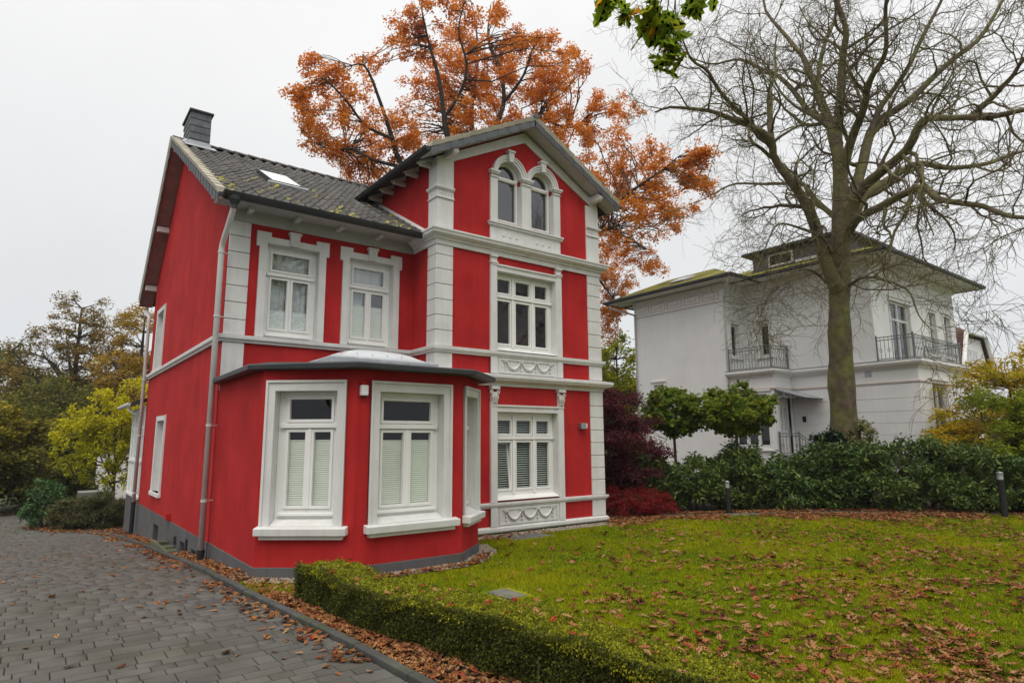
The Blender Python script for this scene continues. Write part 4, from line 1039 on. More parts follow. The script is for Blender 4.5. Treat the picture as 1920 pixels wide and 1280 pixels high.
# roofs: hipped, wide eaves
def hip(name, x0, x1, y0, y1, z, rise, inset, m='moss_roof'):
    mb = MB(); q = [(x0, y0, z), (x1, y0, z), (x1, y1, z), (x0, y1, z)]
    i_ = [(x0+inset, y0+inset, z+rise), (x1-inset, y0+inset, z+rise), (x1-inset, y1-inset, z+rise), (x0+inset, y1-inset, z+rise)]
    mb.add(q+i_, [(0, 1, 5, 4), (1, 2, 6, 5), (2, 3, 7, 6), (3, 0, 4, 7), (4, 5, 6, 7)])
    o = mb.build(name, m, WH)
    k = MB(); k.box(x0+.02, x1-.02, y0+.02, y1-.02, z-.10, z-.004); k.build('soffit', 'white_trim', o)
    k = MB(); k.sweep([(-.02, z-.14), (.05, z-.14), (.10, z-.10), (.11, z-.0), (.06, z+.02), (-.02, z+.01)], [(x0, y1), (x0, y0), (x1, y0), (x1, y1)], closed=True); k.build('gutter', 'zinc_dark', o)
    return o
hr = hip('roof', 25.35, 36.3, 9.75, 23.1, 9.28, 1.2, 3.1)
h2 = hip('block_roof', 23.95, 29.0, 15.55, 23.2, 9.29, 1.1, 2.35)
for k_ in range(1):
    k = MB(); k.box(26.6, 30.5, 11.8, 16.0, 9.6, 10.55); dm = k.build('dormer', 'slate', hr)
    k = MB(); k.box(26.2, 30.9, 11.4, 16.35, 10.55, 10.68); k.build('dormer_roof', 'zinc_dark', dm, bevel=.02)
    Fd = Fr((26.6, 0, 0), (0, 1, 0), (-1, 0, 0))
    for a, b in ((14.0, 15.2),):
        k = MB(); k.panel(Fd, rect(a, b, 9.85, 10.42), [rect(a+.08, b-.08, 9.93, 10.36)], .05, 0); w = k.build('window', 'frame_white', dm)
        k = MB(); k.fbox(Fd, a+.08, b-.08, 9.93, 10.36, .0, .02); k.build('pane', 'interior', w)
    k = MB(); k.fbox(Fd, 11.9, 13.9, 9.8, 9.92, 0, .06); k.build('sill_board', 'frame_white', dm)
k = MB(); k.hexa([(24.75, 18.6, 9.70), (24.75, 19.5, 9.70), (25.7, 19.5, 10.08), (25.7, 18.6, 10.08), (24.72, 18.6, 9.76), (24.72, 19.5, 9.76), (25.67, 19.5, 10.14), (25.67, 18.6, 10.14)]); k.build('roof_window', 'acrylic', h2)
def pipe_w(pts, r=.05):
    k = MB(); k.tube(bend(pts), r, 8); k.build('downpipe', 'zinc_pipe', WH, smooth=True)
pipe_w([(24.05, yB2-.85, 9.15), (24.05, yB2-.85, 8.95), (px_-.08, yB2-.06, 8.3), (px_-.08, yB2-.06, 0)])
pipe_w([(24.05, wyB+.9, 9.15), (24.05, wyB+.9, 8.95), (px_-.08, wyB-.1, 8.5), (px_-.08, wyB-.1, 0)])
k = MB(); k.lathe((25.0, yP-1.5, 1.32), [(.10, 0), (.14, .22), (.15, .24)], 12); fp = empty('flower_pot', (25.0, yP-1.5, 1.0), 'small terracotta pot with a green plant on the white villa entrance steps', 'pot')
k.build('pot', 'terracotta', fp)
k = MB(); k.fbox(G_main, 13.9, 14.05, 2.7, 2.95, .023, .05); k.build('doorbell', 'cast_iron', WH)
k = MB(); k.fbox(G_main, 11.1, 11.35, 4.42, 4.66, .0, .02); k.build('vent', 'lead', WH)

# far house with brown half-hipped mansard roof
FH = empty('brown_roof_house', (47, 13, 0), 'distant white gabled house with brown tiled mansard roof beyond the yellow tree', 'house')
fx = 46.2; F_f = Fr((0, 14.2, 0), (1, 0, 0), (0, -1, 0)); F_fl = Fr((fx, 0, 0), (0, 1, 0), (-1, 0, 0))
def FHp(x, y, z): return (x, y, z)
fy, gx0, gx1 = 14.2, 46.0, 52.2
mb = MB(); mb.panel(Fr((0, fy, 0), (1, 0, 0), (0, -1, 0)), [(gx0, 0), (gx1, 0), (gx1, 5.6), (50.9, 8.5), (47.4, 8.5), (gx0, 5.6)], [], 0, -.3); mb.build('gable_wall', 'white_render', FH)
mb = MB(); mb.box(gx0, gx0+.2, fy+.31, 26, 0, 5.6); mb.build('side_wall', 'white_render', FH)
mb = MB()
mb.add([(45.6, fy-.3, 5.3), (45.6, 26, 5.3), (47.3, 26, 8.75), (47.3, fy-.3, 8.75), (49.1, 26, 9.8), (49.1, fy+1.4, 9.8), (50.9, fy-.3, 8.75), (50.9, 26, 8.75), (52.6, fy-.3, 5.3), (52.6, 26, 5.3)],
       [(0, 1, 2, 3), (3, 2, 4, 5), (3, 5, 6), (6, 5, 4, 7), (6, 7, 9, 8)])
fr = mb.build('roof', 'brown_tile', FH)
for z in np.linspace(5.45, 8.6, 15):
    x = 45.6+(z-5.3)/(8.75-5.3)*1.7
    k = MB(); k.hexa([(x-.03, fy-.3, z), (x+.02, fy-.3, z+.02), (x+.02, 26, z+.02), (x-.03, 26, z), (x-.03, fy-.3, z+.04), (x+.05, fy-.3, z+.06), (x+.05, 26, z+.06), (x-.03, 26, z+.04)]); k.build('tile_course', 'brown_tile', fr)
k = MB(); k.tube([(45.6, fy-.33, 5.3), (47.3, fy-.33, 8.72), (50.9, fy-.33, 8.72), (52.6, fy-.33, 5.3)], .13, 6); k.build('verge_board', 'white_trim', fr)
for x in (48.0, 48.55, 49.1, 49.65):
    k = MB(); k.fbox(F_f, x, x+.28, 6.4, 7.7, .0, .04); k.build('window', 'curtain', FH)
# white garage glimpsed behind the yellow shrub
GH = empty('white_garage', (5, 41, -1), 'low white garage wall glimpsed through the yellow leaved tree', 'building')
k = MB(); k.box(3.0, 8.5, 40, 44, -1.3, 1.55); k.build('wall', 'white_render', GH)
k = MB(); k.box(2.8, 8.7, 39.8, 44.2, 1.55, 1.75); k.build('roof', 'roof_dark', GH)
k = MB(); k.box(2.82, 2.99, 39.95, 40.1, -.2, 1.5); k.build('door_post', 'frame_white', GH)
sb = MB(); sb.box(1.9, 3.3, 35.3, 36.6, -1.1, -.25); tag(sb.build('stone_block', 'concrete', None, bevel=.02), 'grey stone block behind the shrubs at the end of the drive', 'stone')
# bollard lights
for i, (x, y, lb) in enumerate(((15.5, 10.55, 'black bollard light on the lawn edge in front of the clipped round trees'), (19.5, 5.38, 'black bollard light on the lawn edge in front of the yellow green cypress'))):
    bl = empty('bollard_light', (x, y, gz(x, y)), lb, 'bollard', 'bollard lights along the lawn edge')
    h = (.92, 1.15)[i]; r = .065 if i == 0 else .075
    k = MB(); k.lathe((x, y, gz(x, y)-.05), [(r, 0), (r, h-.14)], 16); k.build('post', 'cast_iron', bl)
    k = MB(); k.lathe((x, y, gz(x, y)-.05), [(r*.92, h-.14), (r*.92, h-.04)], 16); k.build('lens', 'acrylic', bl)
    k = MB(); k.lathe((x, y, gz(x, y)-.05), [(r*1.05, h-.04), (r*1.05, h+.03), (r*.9, h+.045)], 16); k.build('cap', 'steel', bl)
    for j in range(3):
        k = MB(); k.lathe((x, y, gz(x, y)-.05), [(r*1.0, h-.125+j*.03), (r*1.0, h-.117+j*.03)], 16); k.build('louvre', 'steel', bl)
# ------------------------------------------------------------------ plants
leafmat('oak_orange', [(.54, .235, .018), (.62, .24, .020), (.68, .24, .026), (.70, .25, .036), (.64, .23, .05), (.42, .15, .04)], .55)
leafmat('oak_green', [(.13, .22, .016), (.21, .32, .02), (.29, .37, .022), (.33, .33, .024), (.85, .36, .014)], .62)
leafmat('maple_purple', [(.060, .016, .026), (.095, .022, .033), (.135, .029, .038), (.19, .04, .05)], .25)
leafmat('maple_red', [(.156, .010, .016), (.260, .016, .018), (.364, .026, .026)], .3)
leafmat('rhodo', [(.024, .052, .014), (.050, .10, .022), (.085, .15, .030), (.14, .20, .036), (.21, .25, .04)], .15, .45, .35)
leafmat('laurel', [(.03, .08, .020), (.06, .13, .035), (.10, .18, .05)], .2, .4, .25)
leafmat('box', [(.034, .040, .013), (.065, .070, .018), (.13, .15, .018), (.28, .29, .020), (.42, .39, .025)], .3, .6, .10)
leafmat('yellow_tree', [(.12, .18, .014), (.28, .32, .016), (.50, .47, .018), (.68, .58, .022)], .4)
leafmat('far_brown', [(.13, .12, .035), (.20, .165, .040), (.30, .20, .045), (.38, .21, .05)], .3)
leafmat('far_gold', [(.28, .20, .030), (.44, .29, .034), (.58, .34, .04)], .35)
leafmat('far_green', [(.09, .115, .026), (.145, .165, .030), (.23, .21, .034), (.36, .27, .034)], .3)
leafmat('dark_bush', [(.05, .06, .018), (.095, .11, .022), (.20, .18, .022), (.48, .34, .022)], .25)
leafmat('brown_shrub', [(.07, .075, .03), (.11, .115, .042), (.15, .125, .06)], .2)
leafmat('ball_maple', [(.07, .14, .020), (.12, .20, .024), (.19, .25, .028), (.32, .31, .028)], .45)
leafmat('acer_yellow', [(.20, .22, .014), (.40, .34, .014), (.54, .40, .016), (.60, .28, .018)], .4)
leafmat('cypress', [(.15, .20, .018), (.25, .30, .022), (.36, .37, .03)], .25)
leafmat('ivy', [(.012, .03, .012), (.022, .05, .018), (.035, .07, .02)], .12, .4, .5)
leafmat('variegated', [(.16, .18, .06), (.30, .30, .12), (.42, .40, .20)], .3)
leafmat('fallen', [(.085, .034, .020), (.16, .060, .026), (.26, .10, .036), (.36, .165, .06), (.40, .24, .11), (.34, .055, .022)], .12, .8, .08)
leafmat('grass', [(.10, .165, .006), (.19, .25, .007), (.30, .325, .009), (.42, .385, .012)], .35, .8, .03)
leafmat('flower', [(.5, .35, .38), (.6, .5, .5)], .3)

def unit(v): return v/np.maximum(np.linalg.norm(v, axis=-1, keepdims=True), 1e-9)

def tubes(P, Rr, k):
    """P (B,n,3) centre lines, Rr (B,n) radii -> verts, quads"""
    B, n, _ = P.shape
    T = np.empty_like(P); T[:, 1:-1] = P[:, 2:]-P[:, :-2]; T[:, 0] = P[:, 1]-P[:, 0]; T[:, -1] = P[:, -1]-P[:, -2]; T = unit(T)
    ref = np.eye(3)[np.argmin(np.abs(T).max(1), 1)][:, None, :]*np.ones_like(T)      # one axis for a whole branch: no twist
    A = unit(np.cross(T, ref)); Bn = np.cross(T, A)
    an = np.arange(k)*2*np.pi/k
    V = P[:, :, None, :] + Rr[:, :, None, None]*(A[:, :, None, :]*np.cos(an)[None, None, :, None] + Bn[:, :, None, :]*np.sin(an)[None, None, :, None])
    i = np.arange(n-1)[:, None]; j = np.arange(k)[None, :]; j2 = (j+1) % k
    q = np.stack([i*k+j, i*k+j2, (i+1)*k+j2, (i+1)*k+j], -1).reshape(-1, 4)
    F = (q[None] + (np.arange(B)*n*k)[:, None, None]).reshape(-1, 4)
    return V.reshape(-1, 3), F

def join(parts):
    V, F, o = [], [], 0
    for v, f in parts:
        V.append(v); F.append(f+o); o += len(v)
    return np.concatenate(V), np.concatenate(F)

def resample(pts, n):
    """smooth polyline through pts, n samples (Catmull-Rom)"""
    p = np.array(pts, float); m = len(p)
    q = np.vstack([2*p[0]-p[1], p, 2*p[-1]-p[-2]])
    out = []
    for t in np.linspace(0, m-1, n):
        i = min(int(t), m-2); u = t-i; a, b, c, d = q[i], q[i+1], q[i+2], q[i+3]
        out.append(.5*((2*b)+(c-a)*u+(2*a-5*b+4*c-d)*u*u+(3*b-a-3*c+d)*u**3))
    return np.array(out)

def shoots(rng, P, Rr, m, t0, ang, length, npts, wander, grav, rratio, rend=.35, ltap=.5, rmin=.004):
    """side branches: m per parent, starting at t0..1 of it"""
    B, n, _ = P.shape
    t = t0+(1-t0)*(np.arange(m)[None, :]+rng.uniform(0, 1, (B, m)))/m
    f = t*(n-1); i = np.minimum(f.astype(int), n-2); u = (f-i)[..., None]; b = np.arange(B)[:, None]
    S = P[b, i]*(1-u)+P[b, i+1]*u; T = unit(P[b, i+1]-P[b, i]); R0 = (Rr[b, i]*(1-u[..., 0])+Rr[b, i+1]*u[..., 0])
    rnd = rng.normal(size=S.shape); side = unit(rnd-(rnd*T).sum(-1, keepdims=True)*T)
    a = ang*rng.uniform(.6, 1.25, (B, m, 1))
    D = unit(np.cos(a)*T+np.sin(a)*side).reshape(-1, 3); S = S.reshape(-1, 3)
    L = (length*(1-ltap*t)*rng.uniform(.6, 1.3, (B, m))).reshape(-1, 1)
    r0 = np.maximum(R0.reshape(-1)*rratio*rng.uniform(.7, 1.1, B*m), rmin)
    Q = [S]; p = S; d = D
    g = np.array(grav, float)
    for s in range(npts-1):
        d = unit(d+rng.normal(size=d.shape)*wander+g); p = p+d*L/(npts-1); Q.append(p)
    Q = np.stack(Q, 1); rr = r0[:, None]*np.linspace(1, rend, npts)[None]
    return Q, rr

def leaves(rng, C, size, wr=.55, flat=.4, jit=0., droop=0., nrm_up=.6):
    """one folded four point leaf at each C"""
    N = len(C); d = rng.normal(size=(N, 3)); d[:, 2] = d[:, 2]*flat-droop; d = unit(d)
    up = rng.normal(size=(N, 3))*(1-nrm_up)+np.array([0, 0, nrm_up]); s = unit(np.cross(d, up)); nn = np.cross(s, d)
    L = (size*rng.uniform(.65, 1.25, N))[:, None]; w = L*wr*.5
    mid = C+d*L*.5
    V = np.stack([C, mid+s*w+nn*L*.12, C+d*L, mid-s*w+nn*L*.12], 1).reshape(-1, 3)
    k = np.arange(N)[:, None]*4
    F = np.concatenate([k+np.array([[0, 1, 2]]), k+np.array([[0, 2, 3]])], 1).reshape(-1, 3)
    return V, F

def in_ellipsoids(rng, ell, n, shell=.45):
    """points in a union of ellipsoids (cx,cy,cz,rx,ry,rz), leaning to the outside"""
    e = np.array(ell, float); vol = e[:, 3]*e[:, 4]*e[:, 5]; p = rng.choice(len(e), n, p=vol**.75/np.sum(vol**.75))
    d = unit(rng.normal(size=(n, 3))); r = (shell+(1-shell)*rng.uniform(0, 1, n)**.6)[:, None]
    return e[p, :3]+d*r*e[p, 3:6]

def plant(name, label, cat, base, stems, ell, n_tips, per, tip_r, lsize, lmat, bark, seed, group=None, tips=None, wr=.55, flat=.4, droop=0., shell=.45,
          squash=.7, twig=.02, nrm_up=.6, stem_name='trunk', crown='crown', low_green=None, tone=0.):
    """stems: list of (points, r0, r1); every tip of the crown is joined to a stem by a branch of its own; leaves gather round the tips"""
    rng = np.random.default_rng(seed)
    root = empty(name, base, label, cat, group)
    parts = []; nodes = []; nrad = []
    for pts, r0, r1 in stems:
        q = resample(pts, max(8, 3*len(pts))); rr = np.linspace(r0, r1, len(q))
        parts.append(tubes(q[None], rr[None], 10 if r0 > .1 else 6)); nodes.append(q[len(q)//4:]); nrad.append(rr[len(q)//4:])
    nodes = np.concatenate(nodes); nrad = np.concatenate(nrad)
    if tips is None: tips = in_ellipsoids(rng, ell, n_tips, shell)
    # nearest stem node that lies below the tip
    D = np.linalg.norm(tips[:, None]-nodes[None], axis=2)+np.maximum(0, nodes[None, :, 2]-tips[:, None, 2]+.1*0)*1.2
    j = np.argmin(D, 1); S = nodes[j]; L = np.linalg.norm(tips-S, axis=1)
    n = 6; t = np.linspace(0, 1, n)[None, :, None]
    ctrl = S+(tips-S)*.5; ctrl[:, 2] += L*.12; ctrl += rng.normal(size=S.shape)*(L*.10)[:, None]
    Q = S[:, None]*(1-t)**2+2*ctrl[:, None]*t*(1-t)+tips[:, None]*t*t
    Q[:, 1:-1] += rng.normal(size=Q[:, 1:-1].shape)*(L*.025)[:, None, None]
    r0 = np.minimum(np.maximum(twig*.5+twig*.5*L/np.mean(L), twig*.5), nrad[j]*.8)
    parts.append(tubes(Q, r0[:, None]*np.linspace(1, .35, n)[None], 4))
    tw, twr = shoots(rng, Q[:, 2:], np.repeat(r0[:, None]*.6, 4, 1), 4, .15, .8, tip_r*1.15, 3, .25, (0, 0, .03), .5)
    parts.append(tubes(tw, twr, 3))
    V, F = join(parts)
    link(stem_name, np_mesh(stem_name, V, F, smooth=True), bark, root)
    M = len(tips)
    # leaves sit on the twigs of each tip and round it
    c1 = tips[rng.integers(0, M, int(M*per*.55))]; k = rng.integers(0, len(tw), int(M*per*.45)); c2 = tw[k, rng.integers(1, 3, len(k))]
    off = rng.normal(size=(len(c1)+len(c2), 3))*np.array([1, 1, squash]); off = off/np.maximum(np.linalg.norm(off, axis=1, keepdims=True), 1e-6)*(rng.uniform(0, 1, len(off))**.5)[:, None]
    C = np.concatenate([c1, c2])+off*np.concatenate([np.full(len(c1), tip_r), np.full(len(c2), tip_r*.45)])[:, None]
    V, F = leaves(rng, C, lsize, wr, flat, droop=droop, nrm_up=nrm_up)
    # each clump has a tone of its own, each leaf varies round it
    tt = rng.uniform(0, 1, M); near = np.concatenate([np.zeros(0)])
    own = np.concatenate([tt[rng.integers(0, M, len(c1))], tt[(k // 4)]])
    val = np.clip(.45*own+.55*rng.uniform(0, 1, len(C))+tone, 0, 1)
    if low_green is not None:
        z = C[:, 2]; h = np.clip((z-z.min())/(z.max()-z.min()), 0, 1); val = np.clip(val*(1-low_green)+low_green*h, 0, 1)
    o = link(crown, np_mesh(crown, V, F, np.repeat(val, 2)), lmat, root); tag(o, kind='stuff')
    return root
BARE = [
  ([(20.19,9.47,1.53), (20.22,9.41,2.69), (20.23,9.39,4.03), (20.25,9.33,5.31), (20.30,9.24,6.61), (20.35,9.12,7.83), (20.38,9.05,9.27), (20.50,9.02,10.77), (20.59,9.08,12.14)], 0.62, 0.24),
  ([(19.96,9.26,6.91), (19.67,9.39,7.78), (19.31,9.46,8.88), (18.87,9.66,10.01), (18.31,9.86,10.94), (17.95,9.89,11.39), (16.94,10.44,11.94), (16.27,10.74,12.22), (15.15,11.31,12.37), (14.33,11.70,12.09)], 0.3, 0.03),
  ([(17.96,9.88,11.34), (18.16,9.94,12.30), (18.45,10.03,13.39), (18.85,9.92,14.25), (19.16,10.19,15.51)], 0.15, 0.03),
  ([(17.76,10.04,11.62), (17.11,10.17,11.97), (16.00,10.43,12.70), (15.23,10.33,13.17), (14.49,10.34,13.41), (13.88,10.33,13.75)], 0.13, 0.02),
  ([(20.58,9.09,11.95), (20.78,9.38,12.91), (21.34,9.84,14.74), (21.60,10.24,15.67), (21.78,10.78,16.58), (22.19,11.72,18.78), (22.58,12.28,20.75)], 0.26, 0.04),
  ([(20.55,9.17,12.36), (20.92,9.79,13.29), (21.35,10.52,14.23), (21.76,11.69,15.92), (21.99,12.91,17.09), (22.05,14.15,18.00), (21.94,15.39,18.93)], 0.19, 0.03),
  ([(21.17,9.73,14.32), (21.78,9.83,15.75), (22.52,9.64,17.03), (23.16,9.68,18.44), (23.72,9.88,20.47)], 0.14, 0.03),
  ([(20.60,9.05,12.03), (20.43,8.68,13.35), (20.24,8.36,14.56), (19.98,8.21,15.33), (19.60,8.09,16.62), (19.32,7.70,18.15)], 0.24, 0.05),
  ([(20.55,8.92,10.74), (20.24,8.36,11.55), (19.82,7.80,12.08), (19.41,7.47,12.50), (18.89,6.86,13.04), (18.24,6.30,13.81), (17.58,5.76,14.64)], 0.23, 0.04),
  ([(20.50,8.78,9.57), (21.09,8.66,10.60), (21.82,8.45,12.26), (22.49,8.10,13.00), (23.56,7.42,13.86), (24.86,6.50,15.20), (25.94,5.89,16.55), (26.86,5.42,18.18), (27.87,4.91,20.11)], 0.27, 0.04),
  ([(21.84,8.40,12.34), (22.07,8.08,13.25), (22.61,7.45,14.22), (23.23,6.79,15.80), (23.65,6.40,17.08), (24.11,6.22,18.84)], 0.17, 0.03),
  ([(20.44,8.91,8.69), (20.24,8.36,9.65), (19.91,7.56,9.99), (19.50,6.64,10.29), (19.15,6.11,10.78), (18.78,5.61,10.64), (17.99,4.32,9.78), (17.35,3.49,9.27), (16.69,2.65,8.86)], 0.26, 0.04),
  ([(18.30,4.72,10.05), (18.22,4.22,10.30), (18.00,3.82,10.53), (17.77,3.43,10.73), (17.46,2.93,11.07)], 0.12, 0.03),
  ([(20.44,8.93,8.52), (21.09,8.66,9.67), (22.11,8.27,10.45), (23.25,7.73,11.18), (24.24,7.25,11.37), (25.50,6.44,11.51), (26.74,5.52,11.81), (27.95,4.47,11.90)], 0.24, 0.04),
  ([(20.43,8.94,8.34), (19.85,8.27,8.74), (19.23,7.39,8.75), (18.62,6.45,8.74), (18.26,5.94,8.56), (17.89,5.45,7.91), (17.23,4.47,7.31), (16.83,4.01,6.77), (16.34,3.45,6.38), (15.84,2.89,5.84)], 0.2, 0.03),
  ([(20.36,9.10,9.00), (20.62,9.49,9.55), (20.97,10.15,10.41), (21.25,10.72,11.07), (21.61,12.37,11.62), (21.71,13.56,12.17), (21.76,14.59,12.24), (21.66,15.61,11.89)], 0.15, 0.02),
  ([(20.26,9.32,7.42), (19.26,9.10,8.16), (18.25,9.33,8.36), (17.45,9.57,8.35), (16.86,9.60,7.82), (16.51,9.80,6.91)], 0.08, 0.015),
  ([(20.38,9.05,6.76), (19.79,8.41,6.80), (19.23,7.66,6.63), (18.70,6.80,6.10), (18.32,6.39,5.42), (18.20,6.11,4.73)], 0.08, 0.015),
  ([(20.22,9.40,6.72), (20.27,9.77,7.25), (19.39,9.75,7.37), (18.42,9.87,7.07), (17.71,10.12,6.50), (17.45,10.37,5.76)], 0.07, 0.015),
]
OAK = [
  ([(17.46,25.61,1.37), (17.35,25.69,5.29), (17.28,25.74,8.68), (17.22,25.78,11.47), (17.15,25.82,13.62)], 0.55, 0.42),
  ([(17.18,25.80,12.18), (16.35,25.74,14.85), (15.33,25.55,17.37), (15.05,25.37,18.22), (14.55,25.09,19.93), (13.77,24.84,21.52), (13.18,24.48,22.77)], 0.3, 0.04),
  ([(15.09,25.35,18.08), (15.41,24.33,19.15), (15.30,23.69,20.22), (14.70,23.48,21.57), (14.64,22.93,22.78)], 0.13, 0.03),
  ([(17.18,25.81,12.90), (17.89,25.80,16.00), (18.65,25.88,18.85), (19.25,25.94,20.81), (19.30,26.52,23.24), (19.09,27.28,25.08), (19.63,27.76,27.86)], 0.3, 0.04),
  ([(19.13,25.90,20.43), (19.64,24.75,21.66), (19.73,23.91,22.99), (19.97,23.06,23.56)], 0.13, 0.03),
  ([(17.15,25.82,12.75), (15.16,26.12,14.39), (13.26,26.24,15.34), (12.45,25.97,16.66), (11.70,25.66,17.92), (10.80,25.40,19.23), (9.88,25.34,18.85)], 0.26, 0.03),
  ([(12.51,25.94,16.39), (11.12,25.92,16.63), (10.08,25.69,17.38), (8.97,25.47,17.92), (8.45,25.33,17.66)], 0.13, 0.02),
  ([(13.38,26.18,15.21), (12.23,27.39,15.77), (11.50,28.36,16.50), (10.63,29.33,16.63), (9.56,30.33,17.58)], 0.14, 0.02),
  ([(17.21,25.78,12.90), (19.63,25.27,16.42), (20.97,25.48,19.57), (22.69,25.32,22.39), (24.55,24.95,24.45)], 0.24, 0.03),
  ([(21.20,25.29,20.05), (22.82,24.39,19.53), (24.19,23.61,20.45), (25.42,22.88,20.70), (26.14,22.52,20.44)], 0.12, 0.02),
  ([(17.27,25.74,11.33), (19.22,23.68,12.01), (20.61,21.80,12.48), (21.27,20.58,13.09), (21.87,19.19,13.80), (22.31,17.74,14.41), (22.37,16.84,14.75)], 0.24, 0.03),
  ([(20.61,21.80,12.48), (23.49,23.18,13.31), (26.59,24.27,13.93), (29.01,24.55,13.63), (29.89,24.27,13.21)], 0.1, 0.02),
  ([(17.27,25.74,10.77), (21.10,26.02,11.77), (25.03,25.87,12.09), (27.32,26.41,11.23), (28.33,26.07,9.96)], 0.2, 0.03),
  ([(17.15,25.82,13.62), (17.92,27.00,17.21), (18.50,28.05,21.04), (19.20,28.54,24.08), (19.57,29.26,27.28), (19.65,30.16,30.08)], 0.25, 0.03),
]
OAK_CLUMPS = [
  (8.89,27.48,16.59,0.88), (9.24,26.24,18.40,0.73), (9.01,28.79,18.16,0.53), (10.17,26.35,18.79,0.98), (10.51,25.45,16.89,0.96), (10.40,28.37,16.46,0.79),
  (12.93,31.82,17.63,1.65), (13.38,30.61,16.68,1.02), (14.24,29.90,19.32,1.30), (12.49,25.92,22.17,0.75), (12.23,28.80,22.00,0.82), (13.65,25.83,21.43,1.15),
  (13.69,24.86,22.80,0.87), (13.87,24.15,23.03,0.73), (15.46,24.20,23.34,0.75), (17.86,29.42,25.41,1.35), (18.12,28.33,23.05,1.46), (16.20,29.27,21.97,1.31),
  (17.24,28.61,20.54,1.31), (13.40,25.21,17.05,0.99), (16.56,24.39,22.72,1.03), (18.85,25.88,25.52,0.84), (19.58,26.38,23.94,1.29), (20.80,26.69,25.81,1.03),
  (21.67,26.26,24.88,1.04), (18.13,20.94,21.29,0.60), (20.03,24.76,21.80,1.39), (19.05,26.18,21.50,1.13), (18.61,24.85,19.16,1.08), (15.55,23.79,17.54,0.99),
  (20.56,22.92,21.55,1.07), (19.26,19.93,19.94,0.72), (22.40,26.21,21.86,1.35), (23.13,24.82,24.69,0.74), (21.02,23.30,18.80,1.09), (20.36,21.21,16.84,1.02),
  (22.71,25.67,19.04,0.90), (22.90,21.74,19.66,1.10), (25.41,22.68,20.27,0.89), (24.16,23.61,19.62,1.03), (22.87,21.03,17.22,0.68), (22.19,20.65,15.43,0.79),
  (23.93,20.93,16.45,0.83), (23.70,19.12,16.28,0.66), (22.22,17.51,14.30,0.74), (22.55,18.93,14.09,0.90), (24.79,22.53,15.56,0.88), (21.44,16.98,12.39,0.60),
  (20.55,18.08,12.03,0.72), (28.51,27.16,15.46,1.03), (28.31,25.86,14.36,1.00), (28.16,27.13,13.78,1.02), (29.58,25.28,13.40,0.85), (29.79,24.43,12.55,0.67),
  (29.85,27.36,12.87,1.06), (27.50,26.35,11.25,1.00), (28.40,26.35,10.35,1.01), (27.37,26.52,9.58,0.83), (28.39,27.32,8.80,0.86), (20.66,20.65,14.47,0.51),
  (14.26,26.22,16.46,0.91), (16.78,28.38,18.05,1.01), (12.97,26.57,16.22,0.77), (19.32,24.84,18.31,0.82), (19.76,27.96,19.41,0.89), (22.49,16.36,14.47,0.54),
  (22.69,15.53,14.21,0.42), (23.35,16.92,13.60,0.57), (26.28,20.15,13.78,0.58), (26.38,17.98,14.72,0.42), (8.28,27.69,17.95,0.44), (9.24,28.17,19.92,0.52),
]
# ---- tall bare tree between lawn and white villa
def bare_tree():
    rng = np.random.default_rng(8)
    root = empty('bare_tree', (20.2, 9.5, 0), 'tall leafless tree with mossy trunk and drooping twigs before the white villa', 'tree')
    parts = []; LP, LR = [], []
    allq = None
    for i, (pts, r0, r1) in enumerate(BARE):
        p = list(pts)
        if i == 0: p = [(20.15, 9.52, -.2)]+p
        else:       # root every limb inside the wood it springs from
            s0 = np.array(p[0]); low = allq[allq[:, 2] < s0[2]-.15]; k = np.argmin(np.linalg.norm(low-(s0-np.array([0, 0, .45])), axis=1)); p = [tuple(low[k])]+p
        q = resample(p, 28); L = np.linalg.norm(q[-1]-q[0])
        w = resample(rng.normal(size=(9, 3))*(.016*L if i else .03), 28); w[0] = 0
        q = q+w*np.linspace(0, 1, 28)[:, None]
        allq = q if allq is None else np.concatenate([allq, q])
        rr = (r0+(r1-r0)*np.linspace(0, 1, 28)**.8)*(.86 if i else .80)
        if i == 0:
            rr = rr*(1+.06*np.sin(np.arange(28)*1.7)); rr[0] *= 1.35; rr[1] *= 1.12
            parts.append(tubes(q[None], rr[None], 18)); continue
        parts.append(tubes(q[None], rr[None], 9)); LP.append(q); LR.append(rr)
    V, F = join(parts)
    # lumpy bark: push the trunk surface about
    nz_ = np.sin(V[:, 2:3]*2.1+V[:, 0:1]*5)*.02+np.sin(V[:, 2:3]*5.3+V[:, 1:2]*9)*.012
    V[:, :2] += nz_
    link('trunk', np_mesh('trunk', V, F, smooth=True), 'bark', root)
    LP, LR = np.array(LP), np.array(LR)
    A, Ar = shoots(rng, LP, LR, 11, .22, .95, 3.6, 10, .27, (0, 0, .05), .50, .25, .45)
    lowm = (A[:, 0, 2] < 10.5)
    A[lowm, :, 2] -= (np.linspace(0, 1, 10)**2*.25)[None]
    B, Br = shoots(rng, A, Ar, 9, .12, .9, 1.6, 8, .32, (0, 0, .0), .60, .4, .4, .008)
    Cc, Cr = shoots(rng, B, Br, 5, .1, .85, .75, 5, .34, (0, 0, -.05), .7, .6, .3, .0058)
    low = B[:, 0, 2] < 11.5
    D, Dr = shoots(rng, B[low][::5], Br[low][::5], 2, .1, .8, 1.1, 7, .24, (0, 0, -.24), .5, .6, .2, .005)
    for nm, lst in (('limb', [tubes(A, Ar, 6)]), ('branch', [tubes(B, Br, 4)]), ('twig', [tubes(Cc, Cr, 3), tubes(D, Dr, 3)])):
        V, F = join(lst); o = link(nm, np_mesh(nm, V, F, smooth=True), 'bark', root); tag(o, kind='stuff')
bare_tree()

